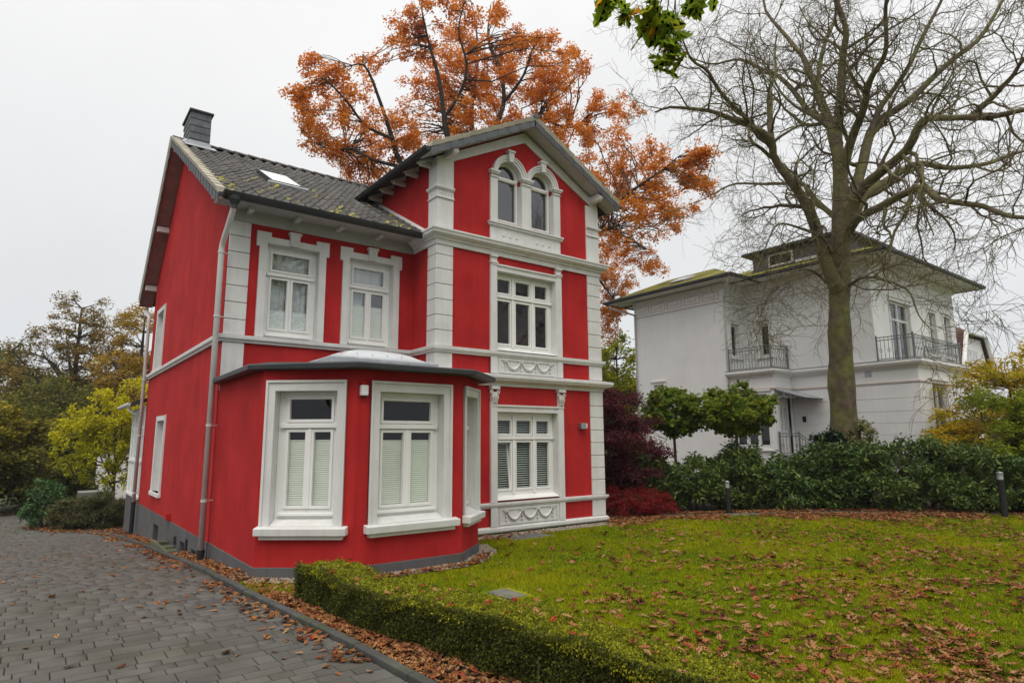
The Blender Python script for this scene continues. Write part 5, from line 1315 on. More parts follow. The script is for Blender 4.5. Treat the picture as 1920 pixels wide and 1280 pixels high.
# ---- the great orange oak behind the red house
rng0 = np.random.default_rng(21)
tips = []
for x, y, z, r in OAK_CLUMPS:
    m = max(6, int(9.5*r*r/1.2)); d = unit(rng0.normal(size=(m, 3)))*(rng0.uniform(.15, 1, m)**.5)[:, None]*r*1.1
    d[:, 0] *= 1.0; tips.append(np.array([x, y, z])+d)
    m2 = m//2; d = unit(rng0.normal(size=(m2, 3)))*(rng0.uniform(.15, 1, m2)**.5)[:, None]*r*1.15
    away = np.array([.605, .796, 0])*rng0.uniform(1.5, 5); tips.append(np.array([x, y, z])+d+away)
tips = np.concatenate(tips)
oak_stems = [(([(OAK[0][0][0][0], OAK[0][0][0][1], -1.0)]+list(p)) if i == 0 else list(p), a*(.95 if i == 0 else .72), b*.8) for i, (p, a, b) in enumerate(OAK)]
plant('oak_tree', 'huge oak with rust orange autumn leaves rising behind the red house', 'tree', (OAK[0][0][0][0], OAK[0][0][0][1], -1), oak_stems, None, 0, 125, .42, .14, 'oak_orange', 'bark_oak', 31, tips=tips, wr=.66, twig=.03, low_green=.6)

# ---- far trees beyond the drive
def broadleaf(name, label, x, y, zb, h, rx, ry, lm, seed, n=150, per=60, ls=.35, tr=.9, bark='bark_oak', lean=0, cb=.35, group='autumn trees beyond the drive', tone=0, **kw):
    st = [([(x, y, zb-.3), (x+lean*.3, y, zb+h*.3), (x+lean*.7, y, zb+h*.6), (x+lean, y, zb+h*.9)], h*.022, h*.004)]
    R_ = random.Random(seed)
    for i in range(5):
        a = R_.uniform(0, 6.28); z0 = zb+h*R_.uniform(.3, .55); q = R_.uniform(.5, .85)
        st.append(([(x+lean*.4, y, z0), (x+rx*q*.5*math.cos(a), y+ry*q*.5*math.sin(a), z0+h*.14), (x+rx*q*math.cos(a), y+ry*q*math.sin(a), z0+h*R_.uniform(.16, .3))], h*.009, h*.003))
    el = [(x+lean, y, zb+h*.76, rx*.62, ry*.62, h*.24), (x, y, zb+h*(cb+.16), rx, ry, h*.20), (x+rx*.35, y, zb+h*.6, rx*.6, ry*.6, h*.2), (x-rx*.35, y, zb+h*.55, rx*.6, ry*.6, h*.2)]
    return plant(name, label, 'tree', (x, y, zb), st, el, n, per, tr, ls, lm, bark, seed, group, twig=.05, tone=tone, **kw)
broadleaf('autumn_tree', 'tall see-through tree with sparse bronze leaves beyond the drive', 2.2, 60, -1.1, 15.3, 5.4, 5, 'far_brown', 101, n=260, per=110, ls=.21, tr=.6, cb=.2)
broadleaf('autumn_tree', 'golden brown tree next to the back corner of the red house', 6.2, 56, -1.1, 14.2, 3.6, 4, 'far_gold', 102, n=190, per=130, ls=.2, tr=.65, cb=.25)
broadleaf('autumn_tree', 'rounded olive green tree above the dark bushes by the drive end', -2.6, 64, -1.1, 11.4, 4.6, 4.5, 'far_green', 103, n=170, per=140, ls=.24, cb=.25)
broadleaf('autumn_tree', 'low spreading olive tree filling the gap behind the bronze tree', 4.6, 66, -1.1, 9.4, 5.5, 4.5, 'far_brown', 104, n=170, per=140, ls=.25, cb=.2)
broadleaf('autumn_tree', 'dark green tree between the bronze tree and the garage', 1.0, 54, -1.1, 7.4, 4.4, 3.6, 'far_green', 105, n=170, per=150, ls=.22, cb=.15, tone=-.1)
broadleaf('autumn_tree', 'tawny tree with orange top standing behind the veranda roof', 8.0, 48, -1.1, 8.6, 3.0, 3, 'far_gold', 106, n=140, per=110, ls=.2, cb=.2)
broadleaf('autumn_tree', 'broad green tree beyond the drive at the edge of the wood', -7.5, 58, -1.1, 9.5, 5, 4, 'far_green', 107, n=150, per=120, ls=.25, cb=.2)
# big dark bush and ochre bush at the drive end
def bush(name, label, x, y, rx, ry, h, lm, seed, n=90, per=90, ls=.12, tr=.35, zb=None, cat='shrub', group=None, bark='bark_young', shell=.55, **kw):
    zb = gz(x, y) if zb is None else zb
    R_ = random.Random(seed); st = []
    for i in range(6):
        a = R_.uniform(0, 6.28); q = R_.uniform(.3, .75)
        st.append(([(x+.1*rx*math.cos(a), y+.1*ry*math.sin(a), zb-.1), (x+rx*q*.5*math.cos(a), y+ry*q*.5*math.sin(a), zb+h*.35), (x+rx*q*math.cos(a), y+ry*q*math.sin(a), zb+h*.7)], h*.018+.006, .008))
    el = [(x, y, zb+h*.5, rx*.9, ry*.9, h*.5), (x, y, zb+h*.28, rx, ry, h*.28)]
    for i in range(3):
        a = R_.uniform(0, 6.28); el.append((x+rx*.45*math.cos(a), y+ry*.45*math.sin(a), zb+h*R_.uniform(.5, .68), rx*.5, ry*.5, h*.32))
    return plant(name, label, cat, (x, y, zb), st, el, n, per, tr, ls, lm, bark, seed, group, stem_name='stem', crown='foliage', shell=shell, twig=.012, **kw)
bush('dark_bush', 'large dark green bush with yellow tips at the end of the drive', -1.6, 36, 2.6, 2.4, 4.9, 'dark_bush', 111, n=170, per=170, ls=.22, tr=.5, zb=-1.05, low_green=.45)
bush('dark_bush', 'wide ochre and olive bush behind the laurel', 1.2, 42, 2.6, 2.2, 4.4, 'far_green', 112, n=150, per=150, ls=.24, tr=.5, zb=-1.05, low_green=.5)
bush('dark_bush', 'dark hedge like bush in front of the white garage', 1.2, 38.5, 1.7, 1.2, 2.1, 'dark_bush', 113, n=90, per=120, ls=.18, tr=.4, zb=-1.05, tone=-.2)
yt = [([(3.05, 32.9, -1.2), (3.0, 32.9, .5), (2.95, 32.9, 2.2), (2.9, 32.9, 4.2)], .09, .02)]
for i, (dx, dy, z) in enumerate(((-1.5, .2, 3.2), (-.9, -.3, 4.0), (.6, .2, 4.9), (1.1, -.2, 3.6), (-.2, .5, 4.6), (-2.0, .1, 2.4), (.2, -.4, 5.0))):
    yt.append(([(3.02, 32.9, .2+.15*i), (3.0+dx*.5, 32.9+dy*.5, z*.45+.3), (2.95+dx, 32.9+dy, z)], .035, .01))
plant('yellow_tree', 'young tree with upright yellow green shoots beside the veranda', 'tree', (3.05, 32.9, -1.05), yt,
      [(2.9, 32.9, 2.6, 1.35, 1.1, 2.0), (1.5, 32.9, 2.2, .9, .8, 1.5), (3.6, 32.9, 3.4, .9, .8, 1.7), (2.9, 32.9, 1.2, 1.7, 1.0, 1.4)], 190, 55, .26, .15, 'yellow_tree', 'bark_young', 120, low_green=.45, squash=1.6, flat=1.2, tone=.3)
bush('laurel_shrub', 'glossy green laurel shrub at the bend of the drive', .62, 29.0, .72, .6, 1.75, 'laurel', 121, n=80, per=38, ls=.15, tr=.2, wr=.4, flat=1.0)
bush('low_shrub', 'grey green low shrub between the laurel and the brown shrub', 1.35, 27.7, .75, .6, 1.15, 'brown_shrub', 122, n=90, per=120, ls=.07, tr=.2, tone=.1)
bush('low_shrub', 'dense brownish shrub on the leaf covered bed beside the veranda', 2.25, 27.2, .8, .65, 1.3, 'brown_shrub', 123, n=110, per=130, ls=.065, tr=.2, tone=-.1)
bush('barberry_shrub', 'dark red barberry shrub at the foot of the veranda plinth', 3.0, 28.1, .5, .5, .95, 'maple_purple', 124, n=50, per=90, ls=.06, tr=.18)
# ---- between the houses
broadleaf('gap_tree', 'yellow green tree seen in the gap between the two houses', 32.8, 30.8, -.2, 9.6, 3.0, 3.0, 'yellow_tree', 130, n=140, per=70, ls=.26, tr=.6, group=None, cb=.1, tone=-.1)
broadleaf('gap_tree', 'olive tree far behind the gap between the two houses', 43, 42.5, -.2, 11.5, 4.0, 4.0, 'far_green', 131, n=120, per=70, ls=.34, tr=.8, group=None, cb=.2)
# ---- purple maple and red dwarf maple at the tower corner
ms = []
for dx, dy, z in ((-1.4, .6, 3.0), (.7, -.8, 2.9), (-.4, .3, 3.5), (1.2, -1.0, 2.0), (-.9, -.5, 2.4), (.3, .7, 2.9), (1.5, -1.2, 1.3), (-1.4, 0, 1.6)):
    ms.append(([(13.6, 13.0, -.2), (13.6+dx*.3, 13.0+dy*.3, z*.45), (13.6+dx, 13.0+dy, z)], .05, .012))
R_ = random.Random(7); el = []
for i in range(15):
    z = .7+2.65*i/14; a = i*2.4; q = (1.0-.35*abs(z-1.9)/1.5)
    el.append((13.55+.75*q*math.cos(a), 12.95+.75*q*math.sin(a), z, 1.0*q, 1.0*q, .22))
el.append((13.2, 13.2, 3.3, .7, .7, .3))
plant('purple_maple', 'dark purple maple in drooping tiers at the corner of the tower', 'tree', (13.6, 13.0, 0), ms, el, 320, 110, .28, .09, 'maple_purple', 'bark_young', 140, squash=.35, droop=.5, wr=.4, twig=.012, shell=.3)
bush('dwarf_maple', 'low crimson dwarf maple mound under the purple maple', 13.5, 12.25, 1.55, 1.0, .85, 'maple_red', 141, n=170, per=110, ls=.06, tr=.18, droop=.9, wr=.3, squash=.5)
# ---- clipped round headed trees
for i, (x, y, lb) in enumerate(((16.45, 13.05, 'clipped round headed tree next to the purple maple'), (16.95, 11.12, 'clipped round headed tree in front of the porch with yellowing right side'))):
    sx = (.95, 1.12)[i]; z = 2.85
    st = [([(x, y, 0), (x+.02, y, 1.2), (x, y, 2.25)], .05, .04)]
    for j in range(7):
        a = j*.9; st.append(([(x, y, 2.15), (x+sx*.35*math.cos(a), y+sx*.35*math.sin(a), 2.5), (x+sx*.8*math.cos(a), y+sx*.8*math.sin(a), 3.0)], .02, .008))
    plant('ball_tree', lb, 'tree', (x, y, 0), st, [(x, y, 2.95, sx, sx, .72), (x, y, 2.7, sx*1.05, sx*1.05, .55)], 140, 50, .18, .14, 'ball_maple', 'bark_young', 150+i, 'clipped round headed trees', wr=.8, droop=.35, shell=.55, twig=.012, tone=.02+.06*i)
# ---- rhododendron row behind the lawn path
row = [(13.9, 13.8, 1.2, 1.35), (14.9, 12.9, 1.1, 1.55), (15.9, 12.0, 1.2, 1.45), (16.8, 11.1, 1.05, 1.75), (17.6, 10.2, 1.2, 1.5), (18.4, 9.2, 1.15, 1.85), (19.3, 8.2, 1.3, 1.9), (20.1, 7.3, 1.2, 2.15), (20.8, 6.4, 1.25, 1.85), (21.3, 5.4, 1.1, 1.45), (21.9, 4.4, 1.2, 1.4), (22.4, 3.5, 1.2, 1.3)]
txt = ['next to the purple maple', 'below the left round headed tree', 'between the two round headed trees', 'behind the bollard by the porch window', 'below the villa entrance steps', 'at the foot of the bare tree', 'with pale buds beside the bare trunk', 'below the corner of the white villa', 'below the orange tipped branch', 'behind the bollard under the cypress', 'under the yellow acer', 'at the far end of the row']
for i, (x, y, r, h) in enumerate(row):
    bush('rhododendron', 'dark glossy rhododendron '+txt[i], x, y, r, r*.95, h, 'rhodo', 160+i, n=95, per=70, ls=.16, tr=.25, wr=.36, flat=.7, tone=(-.08, .06, 0., .1, -.04)[i % 5], cat='shrub', group='rhododendrons behind the lawn', shell=.62, zb=0.)
bush('ivy_bush', 'dark ivy climbing the foot of the bare trunk', 19.75, 9.75, .75, .7, 2.5, 'ivy', 180, n=110, per=70, ls=.11, tr=.2, wr=.8)
bush('variegated_shrub', 'cream and yellow variegated shrub hugging the bare trunk', 20.05, 8.85, .5, .5, 2.65, 'variegated', 181, n=70, per=60, ls=.09, tr=.16, wr=.7)
bush('olive_shrub', 'pale olive shrub behind the round headed trees', 16.0, 13.9, 1.0, .8, 2.1, 'ball_maple', 182, n=70, per=60, ls=.12, tr=.25, tone=.1)
bush('olive_shrub', 'pale grey green shrub in front of the porch window', 17.9, 11.9, 1.1, .8, 2.05, 'laurel', 183, n=70, per=60, ls=.11, tr=.22, tone=.25)
# ---- yellow acer and yellow green cypress at the right
def tiers(x, y, z0, z1, r, n, seed):
    R_ = random.Random(seed); out = []
    for i in range(n):
        t = i/(n-1); a = R_.uniform(0, 6.28); q = r*(1-.45*t)
        out.append((x+q*.55*math.cos(a), y+q*.55*math.sin(a), z0+(z1-z0)*t, q*.75, q*.75, .28))
    return out
def tier_stems(x, y, z1, r, seed):
    R_ = random.Random(seed); st = [([(x, y, -.2), (x+.1, y, z1*.4), (x-.05, y, z1*.8)], .12, .03)]
    for i in range(7):
        a = R_.uniform(0, 6.28); z = z1*R_.uniform(.3, .85); st.append(([(x, y, z*.6), (x+r*.4*math.cos(a), y+r*.4*math.sin(a), z*.85), (x+r*.8*math.cos(a), y+r*.8*math.sin(a), z)], .035, .01))
    return st
plant('yellow_acer', 'layered yellow and orange acer beside the white villa', 'tree', (27.6, 7.0, 0), tier_stems(27.6, 7.0, 4.7, 2.6, 3), tiers(27.6, 7.0, 1.6, 4.6, 2.6, 13, 4), 220, 60, .32, .13, 'acer_yellow', 'bark_young', 190, squash=.4, shell=.3, droop=.2)
plant('yellow_acer', 'small orange tipped acer branch tiers above the rhododendrons', 'tree', (22.9, 7.0, 0), tier_stems(22.9, 7.0, 2.4, 1.4, 5), tiers(22.9, 7.1, 1.5, 2.35, 1.35, 6, 6), 110, 55, .22, .10, 'acer_yellow', 'bark_young', 191, squash=.35, shell=.3, tone=.12)
plant('golden_cypress', 'feathery yellow green cypress behind the bollard light', 'tree', (23.0, 5.6, 0), tier_stems(23.0, 5.6, 3.3, 1.8, 8), tiers(23.0, 5.6, .5, 3.1, 2.0, 12, 9)+[(24.0, 4.9, 2.4, 1.2, 1.2, .7)], 260, 150, .27, .11, 'cypress', 'bark_young', 192, squash=.6, shell=.35, wr=.4)
broadleaf('yellow_acer', 'golden tree beyond the acer in front of the brown roofed house', 33.5, 7.2, 0, 6.2, 2.4, 2.2, 'acer_yellow', 193, n=100, per=60, ls=.2, tr=.5, group=None, cb=.2, tone=.05)
# ---- clipped box hedge along the kerb
def box_hedge():
    rng = np.random.default_rng(77)
    root = empty('box_hedge', (3.2, 5, 0), 'low clipped box hedge along the kerb with yellow green top', 'hedge')
    # plan centre line, width grows a little towards the gate
    ys = np.linspace(8.15, .6, 60)
    def cl(y):  # centre x, half width, height
        a, b = hedge_f(y), hedge_b(y)
        return (a+b)/2, (b-a)/2, .46+.03*np.sin(y*1.7)
    # bumpy core
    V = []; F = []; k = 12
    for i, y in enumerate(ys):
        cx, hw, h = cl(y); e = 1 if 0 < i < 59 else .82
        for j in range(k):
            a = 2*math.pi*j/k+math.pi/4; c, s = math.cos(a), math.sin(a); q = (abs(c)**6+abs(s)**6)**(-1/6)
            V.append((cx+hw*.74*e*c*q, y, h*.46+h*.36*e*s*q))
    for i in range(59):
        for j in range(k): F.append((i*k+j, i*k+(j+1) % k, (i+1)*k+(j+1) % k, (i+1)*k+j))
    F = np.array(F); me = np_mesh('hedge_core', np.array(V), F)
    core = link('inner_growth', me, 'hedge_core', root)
    # short stems seen at the foot
    st = []
    for y in np.linspace(8.0, .8, 40):
        cx, hw, h = cl(y)
        for d in (-.5, .5):
            x = cx+hw*d*1.0+rng.normal()*.04; st.append(np.array([(x, y+rng.normal()*.05, -.02), (x+rng.normal()*.03, y, .1), (x+rng.normal()*.06, y, .3)]))
    st = np.array(st); v, f = tubes(st, np.tile(np.array([[.012, .010, .006]]), (len(st), 1)), 5)
    tag(link('stem', np_mesh('stem', v, f), 'bark_young', root), kind='stuff')
    # leaves: on top, sides and the end
    N = 120000
    y = rng.uniform(.6, 8.22, N)**1.0; y = 8.22-(8.22-.6)*rng.uniform(0, 1, N)**.85
    cx = (hedge_f(y)+hedge_b(y))/2; hw = (hedge_b(y)-hedge_f(y))/2; h = .46+.03*np.sin(y*1.7)+.02*np.sin(y*7.3+cx*5)
    face = rng.choice(3, N, p=[.50, .42, .08])           # top, kerb side, lawn side
    u = rng.uniform(-1, 1, N); w = rng.uniform(0, 1, N)
    depth_ = np.abs(rng.normal(size=N))*.035
    bulge = .03*np.sin(y*3.1)+.02*np.sin(y*9.7+w*6)
    x = np.where(face == 0, cx+u*hw, np.where(face == 1, cx-hw-bulge+depth_, cx+hw+bulge-depth_))
    z = np.where(face == 0, h-depth_+.012*np.sin(x*23)+.012*np.sin(y*19), .05+(h-.03)*w)
    edge = np.clip((np.abs(u)-.85)/.15, 0, 1); z = np.where(face == 0, z-edge**2*.05, z)
    C = np.stack([x, y, z], 1)
    ne = 5000; uu = rng.uniform(-1, 1, ne); ww = rng.uniform(.08, 1, ne)
    Ce = np.stack([3.07+.30*uu, 8.2-np.abs(rng.normal(size=ne))*.04-.05*uu**4, .45*ww], 1)
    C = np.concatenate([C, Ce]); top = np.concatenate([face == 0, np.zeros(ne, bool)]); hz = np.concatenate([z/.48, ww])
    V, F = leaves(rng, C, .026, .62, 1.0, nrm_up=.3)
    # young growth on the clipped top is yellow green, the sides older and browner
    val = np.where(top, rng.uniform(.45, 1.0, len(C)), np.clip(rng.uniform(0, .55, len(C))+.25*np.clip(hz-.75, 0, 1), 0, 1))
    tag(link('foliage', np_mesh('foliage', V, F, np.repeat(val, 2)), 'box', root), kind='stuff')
box_hedge()

# ---- grass on the lawn
def lawn_in(x, y):
    kx = np.interp(y, [k[1] for k in KERB], [k[0] for k in KERB])
    ok = (x > kx+.12) & ((x-12.2)*.66+(y-12.3)*.75 < .15)
    # not under the bay, tower, hedge
    bay = (x > 2.3) & (x < 6.9) & (y > 8.55+np.where(x < 3.9, np.maximum(0, 3.9-x)*.85, 0)+np.where(x > 5.8, (x-5.8)*.9, 0))
    tow = (x > 6.7) & (x < 11.95) & (y > 11.1)
    hedge = (x < hedge_b(y)+.04) & (y < 8.3)
    slab = (x > 4.84) & (x < 5.32) & (y > 6.53) & (y < 7.12); grat = (x > 8.1) & (x < 9.15) & (y > 10.5)
    return ok & ~bay & ~tow & ~hedge & ~slab & ~grat
def grass():
    rng = np.random.default_rng(5)
    n = 1150000
    d = 3.2+22*rng.uniform(0, 1, n)**1.35; a = rng.uniform(rad(52.77-62), rad(52.77+34), n)
    x, y = d*np.cos(a), d*np.sin(a)
    m = lawn_in(x, y); x, y, d = x[m], y[m], d[m]
    keep = rng.permutation(len(x))[:360000]; x, y, d = x[keep], y[keep], d[keep]
    N = len(x); z = gzv(x, y)+.028
    patch = np.sin(x*1.3+1.2*np.sin(y*.9))*np.sin(y*1.1+.8*np.sin(x*.7))*.7+.5*np.sin(x*3.7+2*np.sin(y*2.9))*np.sin(y*4.3+x)
    h = (.022+.016*rng.uniform(0, 1, N)+.010*patch)*(1+d*.02); w = .0022+.00055*d
    az = rng.uniform(0, 2*np.pi, N); lean = rng.uniform(.1, .9, N); sx, sy = np.cos(az), np.sin(az); l = rng.uniform(0, 2*np.pi, N)
    B = np.stack([x, y, z], 1); S = np.stack([sx*w, sy*w, 0*w], 1); T = B+np.stack([np.cos(l)*h*lean, np.sin(l)*h*lean, h], 1)
    V = np.stack([B-S, B+S, T], 1).reshape(-1, 3); F = np.arange(N*3).reshape(-1, 3)
    val = np.clip(.45+.38*patch+rng.normal(size=N)*.24, 0, 1)
    tag(link('grass', np_mesh('grass', V, F, val), 'grass'), 'short mossy green grass growing over the lawn', 'grass', kind='stuff')
grass()

# ---- fallen leaves
def leaf_shape(seed, kind):
    R_ = random.Random(seed)
    if kind == 'oak':
        prof = [(0, .0), (.12, .06), (.20, .17), (.30, .10), (.42, .25), (.52, .13), (.66, .27), (.76, .14), (.88, .15), (1.0, .0)]
    else:   # maple: five points
        prof = [(0, 0), (.10, .10), (.05, .30), (.22, .28), (.38, .50), (.45, .26), (.62, .34), (.66, .16), (1.0, 0)]
    right = [(t, w*(1+R_.uniform(-.15, .15))) for t, w in prof]; left = [(t, -w*(1+R_.uniform(-.15, .15))) for t, w in prof[1:-1]][::-1]
    out = right+left; n = len(out)
    c = R_.uniform(.15, .45); tw_ = R_.uniform(-.3, .3); b2 = R_.uniform(-.25, .35)
    pts = []
    for t, w in out+[(.25, 0), (.5, 0), (.75, 0)]:
        pts.append((t-.5, w, c*w*w*2.2+b2*(t-.5)**2*1.2+tw_*(t-.5)*w+.02))
    # midrib strip: every outline edge joins the nearest midrib points, so no gaps stay open
    fs = []
    mid = [(0, 0.)]+[(n+i, v) for i, v in enumerate((.25, .5, .75))]+[(len(right)-1, 1.)]
    def nearest(t): return min(range(5), key=lambda q: abs(mid[q][1]-t))
    for i in range(n):
        j = (i+1) % n; p, q = nearest(out[i][0]), nearest(out[j][0])
        a_, b_ = mid[p][0], mid[q][0]
        if len({i, j, a_}) == 3: fs.append((i, j, a_))
        lo, hi = sorted((p, q))
        for k in range(lo, hi):
            tri = (j, mid[k+1][0], mid[k][0])
            if len(set(tri)) == 3: fs.append(tri)
    return np.array(pts), np.array(fs)
SH = [leaf_shape(i, 'oak' if i % 3 else 'maple') for i in range(9)]

def scatter():
    rng = np.random.default_rng(99)
    Pt = []                                             # x, y, z, size, surface code, tone
    def addp(x, y, dz, s, code, tone=0):
        for a, b in zip(np.atleast_1d(x), np.atleast_1d(y)):
            Pt.append((a, b, gz(a, b)+dz, s*rng.uniform(.7, 1.2), code, np.clip(rng.uniform(.05, 1)+tone, 0, 1)))
    # loose on the drive
    n = 300; y = 4.5+24*rng.uniform(0, 1, n)**1.3; kx = np.array([kerb_x(v) for v in y]); x = kx-.15-(2.6+.25*y)*rng.uniform(0, 1, n)**1.7; addp(x, y, .042, .085, 0)
    # drift against the kerb
    n = 760; y = rng.uniform(3.5, 22, n); kx = np.array([kerb_x(v) for v in y]); x = kx-.05-np.abs(rng.normal(size=n))*.16; k = (np.sin(y*2.2)+np.sin(y*.9+1) > -.6); addp(x[k], y[k], .048, .085, 1)
    # strip between kerb and hedge, and between kerb and house
    n = 1700; y = rng.uniform(2, 8.6, n); x = np.array([kerb_x(v) for v in y])+.09+rng.uniform(0, 1, n)*(hedge_f(y)-np.array([kerb_x(v) for v in y])-.05).clip(.1); addp(x, y, .05+.02*rng.uniform(0, 1, n).mean(), .085, 2)
    n = 1500; y = rng.uniform(9.9, 22.2, n); x = rng.uniform(2.40, 2.70, n); k = ~((y > 14.6) & (y < 16.6)); addp(x[k], y[k], .055, .09, 2)
    n = 320; y = rng.uniform(8.3, 9.9, n); x = 2.45+rng.uniform(0, 1.0, n); k = x < 3.6-(y-8.3)*.5; addp(x[k], y[k], .05, .085, 2)
    # leaf covered bed at the bend
    n = 1600; y = rng.uniform(22.3, 29.5, n); x = np.array([kerb_x(v) for v in y])+rng.uniform(-.25, 2.6, n)**1.0; addp(x, y, .05, .10, 2)
    n = 160; y = rng.uniform(29, 37, n); addp(rng.uniform(-4, -.3, n), y, .05, .11, 0, .2)
    # the lawn: thin by the house, thick to the front right, drift at the far edge
    n = 30000; d = 3.4+20*rng.uniform(0, 1, n)**1.15; a = rng.uniform(rad(52.77-60), rad(52.77+14), n); x, y = d*np.cos(a), d*np.sin(a)
    dens = np.clip(1.05-.075*(y+1.5)+.02*(x-6), .08, 1)*np.clip(.65+.5*np.sin(x*1.7+np.sin(y*1.3)*1.4)*np.sin(y*1.9), .12, 1)
    dens = dens*np.clip((x+(7-y)*.9-2.5)/7, .14, 1.15)
    k = lawn_in(x, y) & (rng.uniform(0, 1, n) < dens); addp(x[k], y[k], .052, .105, 3)
    n = 15000; t = rng.uniform(0, 1, n); o = np.abs(rng.normal(size=n))*.95-.3
    x = 12.3+t*9.3-o*.66; y = 12.2-t*8.2-o*.75; k = (np.sin(t*37)+np.sin(t*13+1)+1.1-o*1.4 > rng.uniform(-.6, 1.6, n)); addp(x[k], y[k], .058, .095, 3)
    n = 3200; t = rng.uniform(0, 1, n); x = 12.9+t*9+rng.uniform(0, .9, n)*.66; y = 12.6-t*8.2+rng.uniform(0, .9, n)*.75; addp(x, y, .06, .095, 3)
    # gravel strip
    n = 260; t = rng.uniform(0, 1, n); x = 3.9+t*2.6; y = 8.8-rng.uniform(0, .25, n)+np.maximum(0, x-5.75)*.82; addp(x, y, .07, .08, 2); n = 130; addp(rng.uniform(6.9, 9.5, n), rng.uniform(10.7, 11.5, n), .07, .08, 2)
    # caught on top of the hedge
    n = 95; y = 8.1-7.2*rng.uniform(0, 1, n)**.8; x = (hedge_f(y)+hedge_b(y))/2+rng.uniform(-.28, .30, n)
    for a, b in zip(x, y): Pt.append((a, b, .475+.03*math.sin(b*1.7), .085*rng.uniform(.7, 1.2), 4, np.clip(rng.uniform(.3, 1.1), 0, 1)))
    Pt = np.array(Pt)
    fwd = .605*Pt[:, 0]+.796*Pt[:, 1]; side = .796*Pt[:, 0]-.605*Pt[:, 1]
    view = (fwd > 2.6) & (np.abs(side) < .84*fwd) & ((2-Pt[:, 2])/np.maximum(fwd, .1) < .40)
    score = np.where(view, Pt[:, 3]/np.maximum(fwd, .1), 0)
    order = np.argsort(-score); big = set(order[:300].tolist())
    where = ['lying loose on the grey pavers', 'drifted against the kerb', 'in the litter between kerb, hedge and house', 'lying on the grass of the lawn', 'caught on top of the box hedge']
    hue = ['dark maroon', 'brown', 'russet', 'orange tan', 'pale tan', 'red']
    meshes = {}
    restV, restF, restR, o = [], [], [], 0
    for i, (x, y, z, s, code, tone) in enumerate(Pt):
        sh = rng.integers(0, len(SH)); v, f = SH[sh]
        az = rng.uniform(0, 6.283); tx, ty = rng.normal()*.22, rng.normal()*.22
        if i in big:
            key = (sh, int(tone*5.99))
            if key not in meshes:
                me = np_mesh('leaf_blade', v, f, np.full(len(f), (key[1]+.5)/6)); me.materials.append(MATS['fallen']); meshes[key] = me
            ob = bpy.data.objects.new('fallen_leaf', meshes[key]); COL.objects.link(ob); ob.location = (x, y, z); ob.scale = (s*1.15,)*3; ob.rotation_euler = (tx, ty, az)
            tx_ = hue[key[1]]+(' lobed oak leaf ' if sh % 3 else ' pointed maple leaf ')+where[int(code)]; tag(ob, tx_, 'leaf', tx_.replace('leaf', 'leaves'))
        else:
            c, s_ = math.cos(az), math.sin(az); w = v*s*1.15
            w = np.stack([w[:, 0]*c-w[:, 1]*s_, w[:, 0]*s_+w[:, 1]*c, w[:, 2]+w[:, 0]*tx+w[:, 1]*ty], 1)+np.array([x, y, z])
            restV.append(w); restF.append(f+o); o += len(v); restR.append(np.full(len(f), tone))
    tag(link('leaf_litter', np_mesh('leaf_litter', np.concatenate(restV), np.concatenate(restF), np.concatenate(restR)), 'fallen'), 'scattered brown and orange leaf litter over lawn, beds and drive', 'leaves', kind='stuff')
scatter()

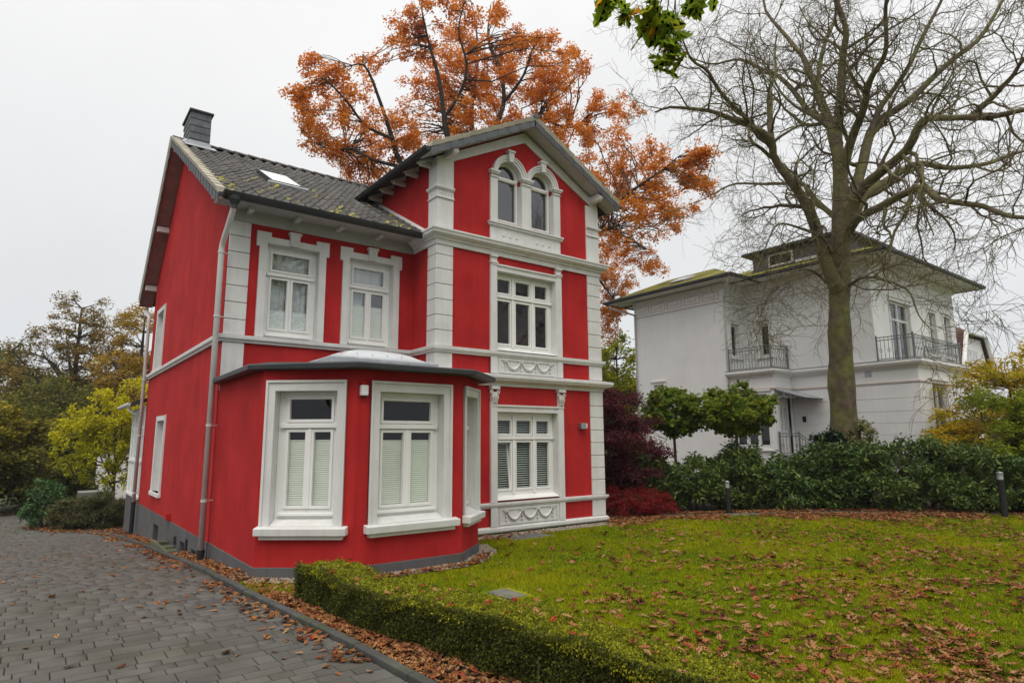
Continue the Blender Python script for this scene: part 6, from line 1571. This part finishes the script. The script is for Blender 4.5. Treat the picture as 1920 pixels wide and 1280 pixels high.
# ---- oak by the gate: its bough hangs over the lawn, the rest stands behind the picture
def gate_oak():
    rng = np.random.default_rng(41)
    root = empty('gate_oak', (7.4, -4.2, 0), 'oak bough with lobed green leaves and one orange leaf hanging overhead', 'tree')
    stems = [([(7.4, -4.2, -.2), (7.3, -4.1, 3), (7.2, -4.0, 6), (7.0, -3.8, 9)], .36, .16),
             ([(7.2, -4.0, 5.6), (6.0, -2.0, 6.5), (4.6, .6, 6.7), (3.7, 2.1, 6.0), (3.4, 2.5, 5.3)], .13, .012),
             ([(3.9, 1.8, 6.2), (3.4, 2.55, 5.9), (3.1, 2.8, 5.55)], .02, .006)]
    for i in range(6):
        a = i*1.05+.3; stems.append(([(7.1, -3.9, 6.5+.4*i), (7.1+2*math.cos(a), -3.9+2*math.sin(a), 8.5+.3*i), (7.1+4*math.cos(a), -3.9+4*math.sin(a), 9.5+.5*i)], .1, .02))
    parts = []
    for p, a, b in stems:
        q = resample(p, 16); parts.append(tubes(q[None], np.linspace(a, b, 16)[None], 9))
    # twigs carrying the hanging spray
    ends = [(3.08, 2.86, 5.16), (3.14, 2.77, 5.06), (3.24, 2.66, 5.02), (3.30, 2.60, 4.96), (3.33, 2.55, 4.80), (3.35, 2.53, 4.68), (3.26, 2.64, 4.88), (3.44, 2.41, 5.05), (3.31, 2.58, 4.74)]
    for e_ in ends:
        q = resample([(3.4, 2.5, 5.45), (np.array((3.4, 2.5, 5.4))+np.array(e_))/2+rng.normal(size=3)*.03, e_], 8); parts.append(tubes(q[None], np.linspace(.006, .002, 8)[None], 5))
    V, F = join(parts); link('trunk', np_mesh('trunk', V, F, smooth=True), 'bark_oak', root)
    # lobed leaves of the spray, each a leaf of its own
    spots = []
    for ex, ey, ez in ends:
        for _ in range(9): spots.append((ex+rng.normal()*.045, ey+rng.normal()*.045, ez+rng.normal()*.05))
    for i, (x, y, z) in enumerate(spots):
        v, f = SH[[1, 2, 4, 5, 7][i % 5]]; tone = .98 if i % 17 == 8 else float(rng.uniform(.0, .72))
        me = np_mesh('leaf', v*np.array([1, 1.15, 1]), f, np.full(len(f), tone)); me.materials.append(MATS['oak_green'])
        ob = bpy.data.objects.new('leaf', me); COL.objects.link(ob); adopt(ob, root)
        ob.location = (x, y, z); s = rng.uniform(.16, .23); ob.scale = (s, s, s)
        ob.rotation_euler = (rng.normal()*.5, rng.uniform(.2, 1.2), rng.uniform(0, 6.28))
    # crown over the street side
    tips = in_ellipsoids(rng, [(7, -4.2, 10.5, 4.5, 4.2, 3.0), (8.5, -5, 9, 3.5, 3.5, 2.5)], 260, .3)
    C = tips[rng.integers(0, 260, 15000)]+rng.normal(size=(15000, 3))*.35
    V, F = leaves(rng, C, .16, .6); tag(link('crown', np_mesh('crown', V, F, np.repeat(rng.uniform(0, .9, 15000), 2)), 'oak_green', root), kind='stuff')
gate_oak()
# street trees and hedge behind the photographer, seen only as reflections in the panes
for i, (x, y, h) in enumerate(((-6, -9, 11), (-1, -13, 12), (4, -16, 11.5), (-12, -3, 10))):
    broadleaf('street_tree', ['tall street tree across the road from the bay', 'broad street tree across the road from the tower', 'street tree across the road beside the gate oak', 'street tree across the road from the drive'][i], x, y, 0, h, 3.6, 3.6, 'far_green', 300+i, n=110, per=60, ls=.36, tr=.8, group='street trees across the road')
# ---- damp autumn air
hb = MB(); hb.box(-70, 90, -40, 100, -6, 30)
hm = bpy.data.materials.new('haze'); hm.use_nodes = True
hn, hl = hm.node_tree.nodes, hm.node_tree.links; hn.remove(hn['Principled BSDF'])
pvn = hn.new('ShaderNodeVolumePrincipled'); pvn.inputs['Color'].default_value = (.93, .95, 1, 1); pvn.inputs['Density'].default_value = .0004
hl.new(pvn.outputs[0], hn['Material Output'].inputs['Volume'])
MATS['haze'] = hm
hz_o = hb.build('haze', 'haze'); tag(hz_o, 'thin pale autumn mist hanging over the gardens', 'haze', kind='stuff')
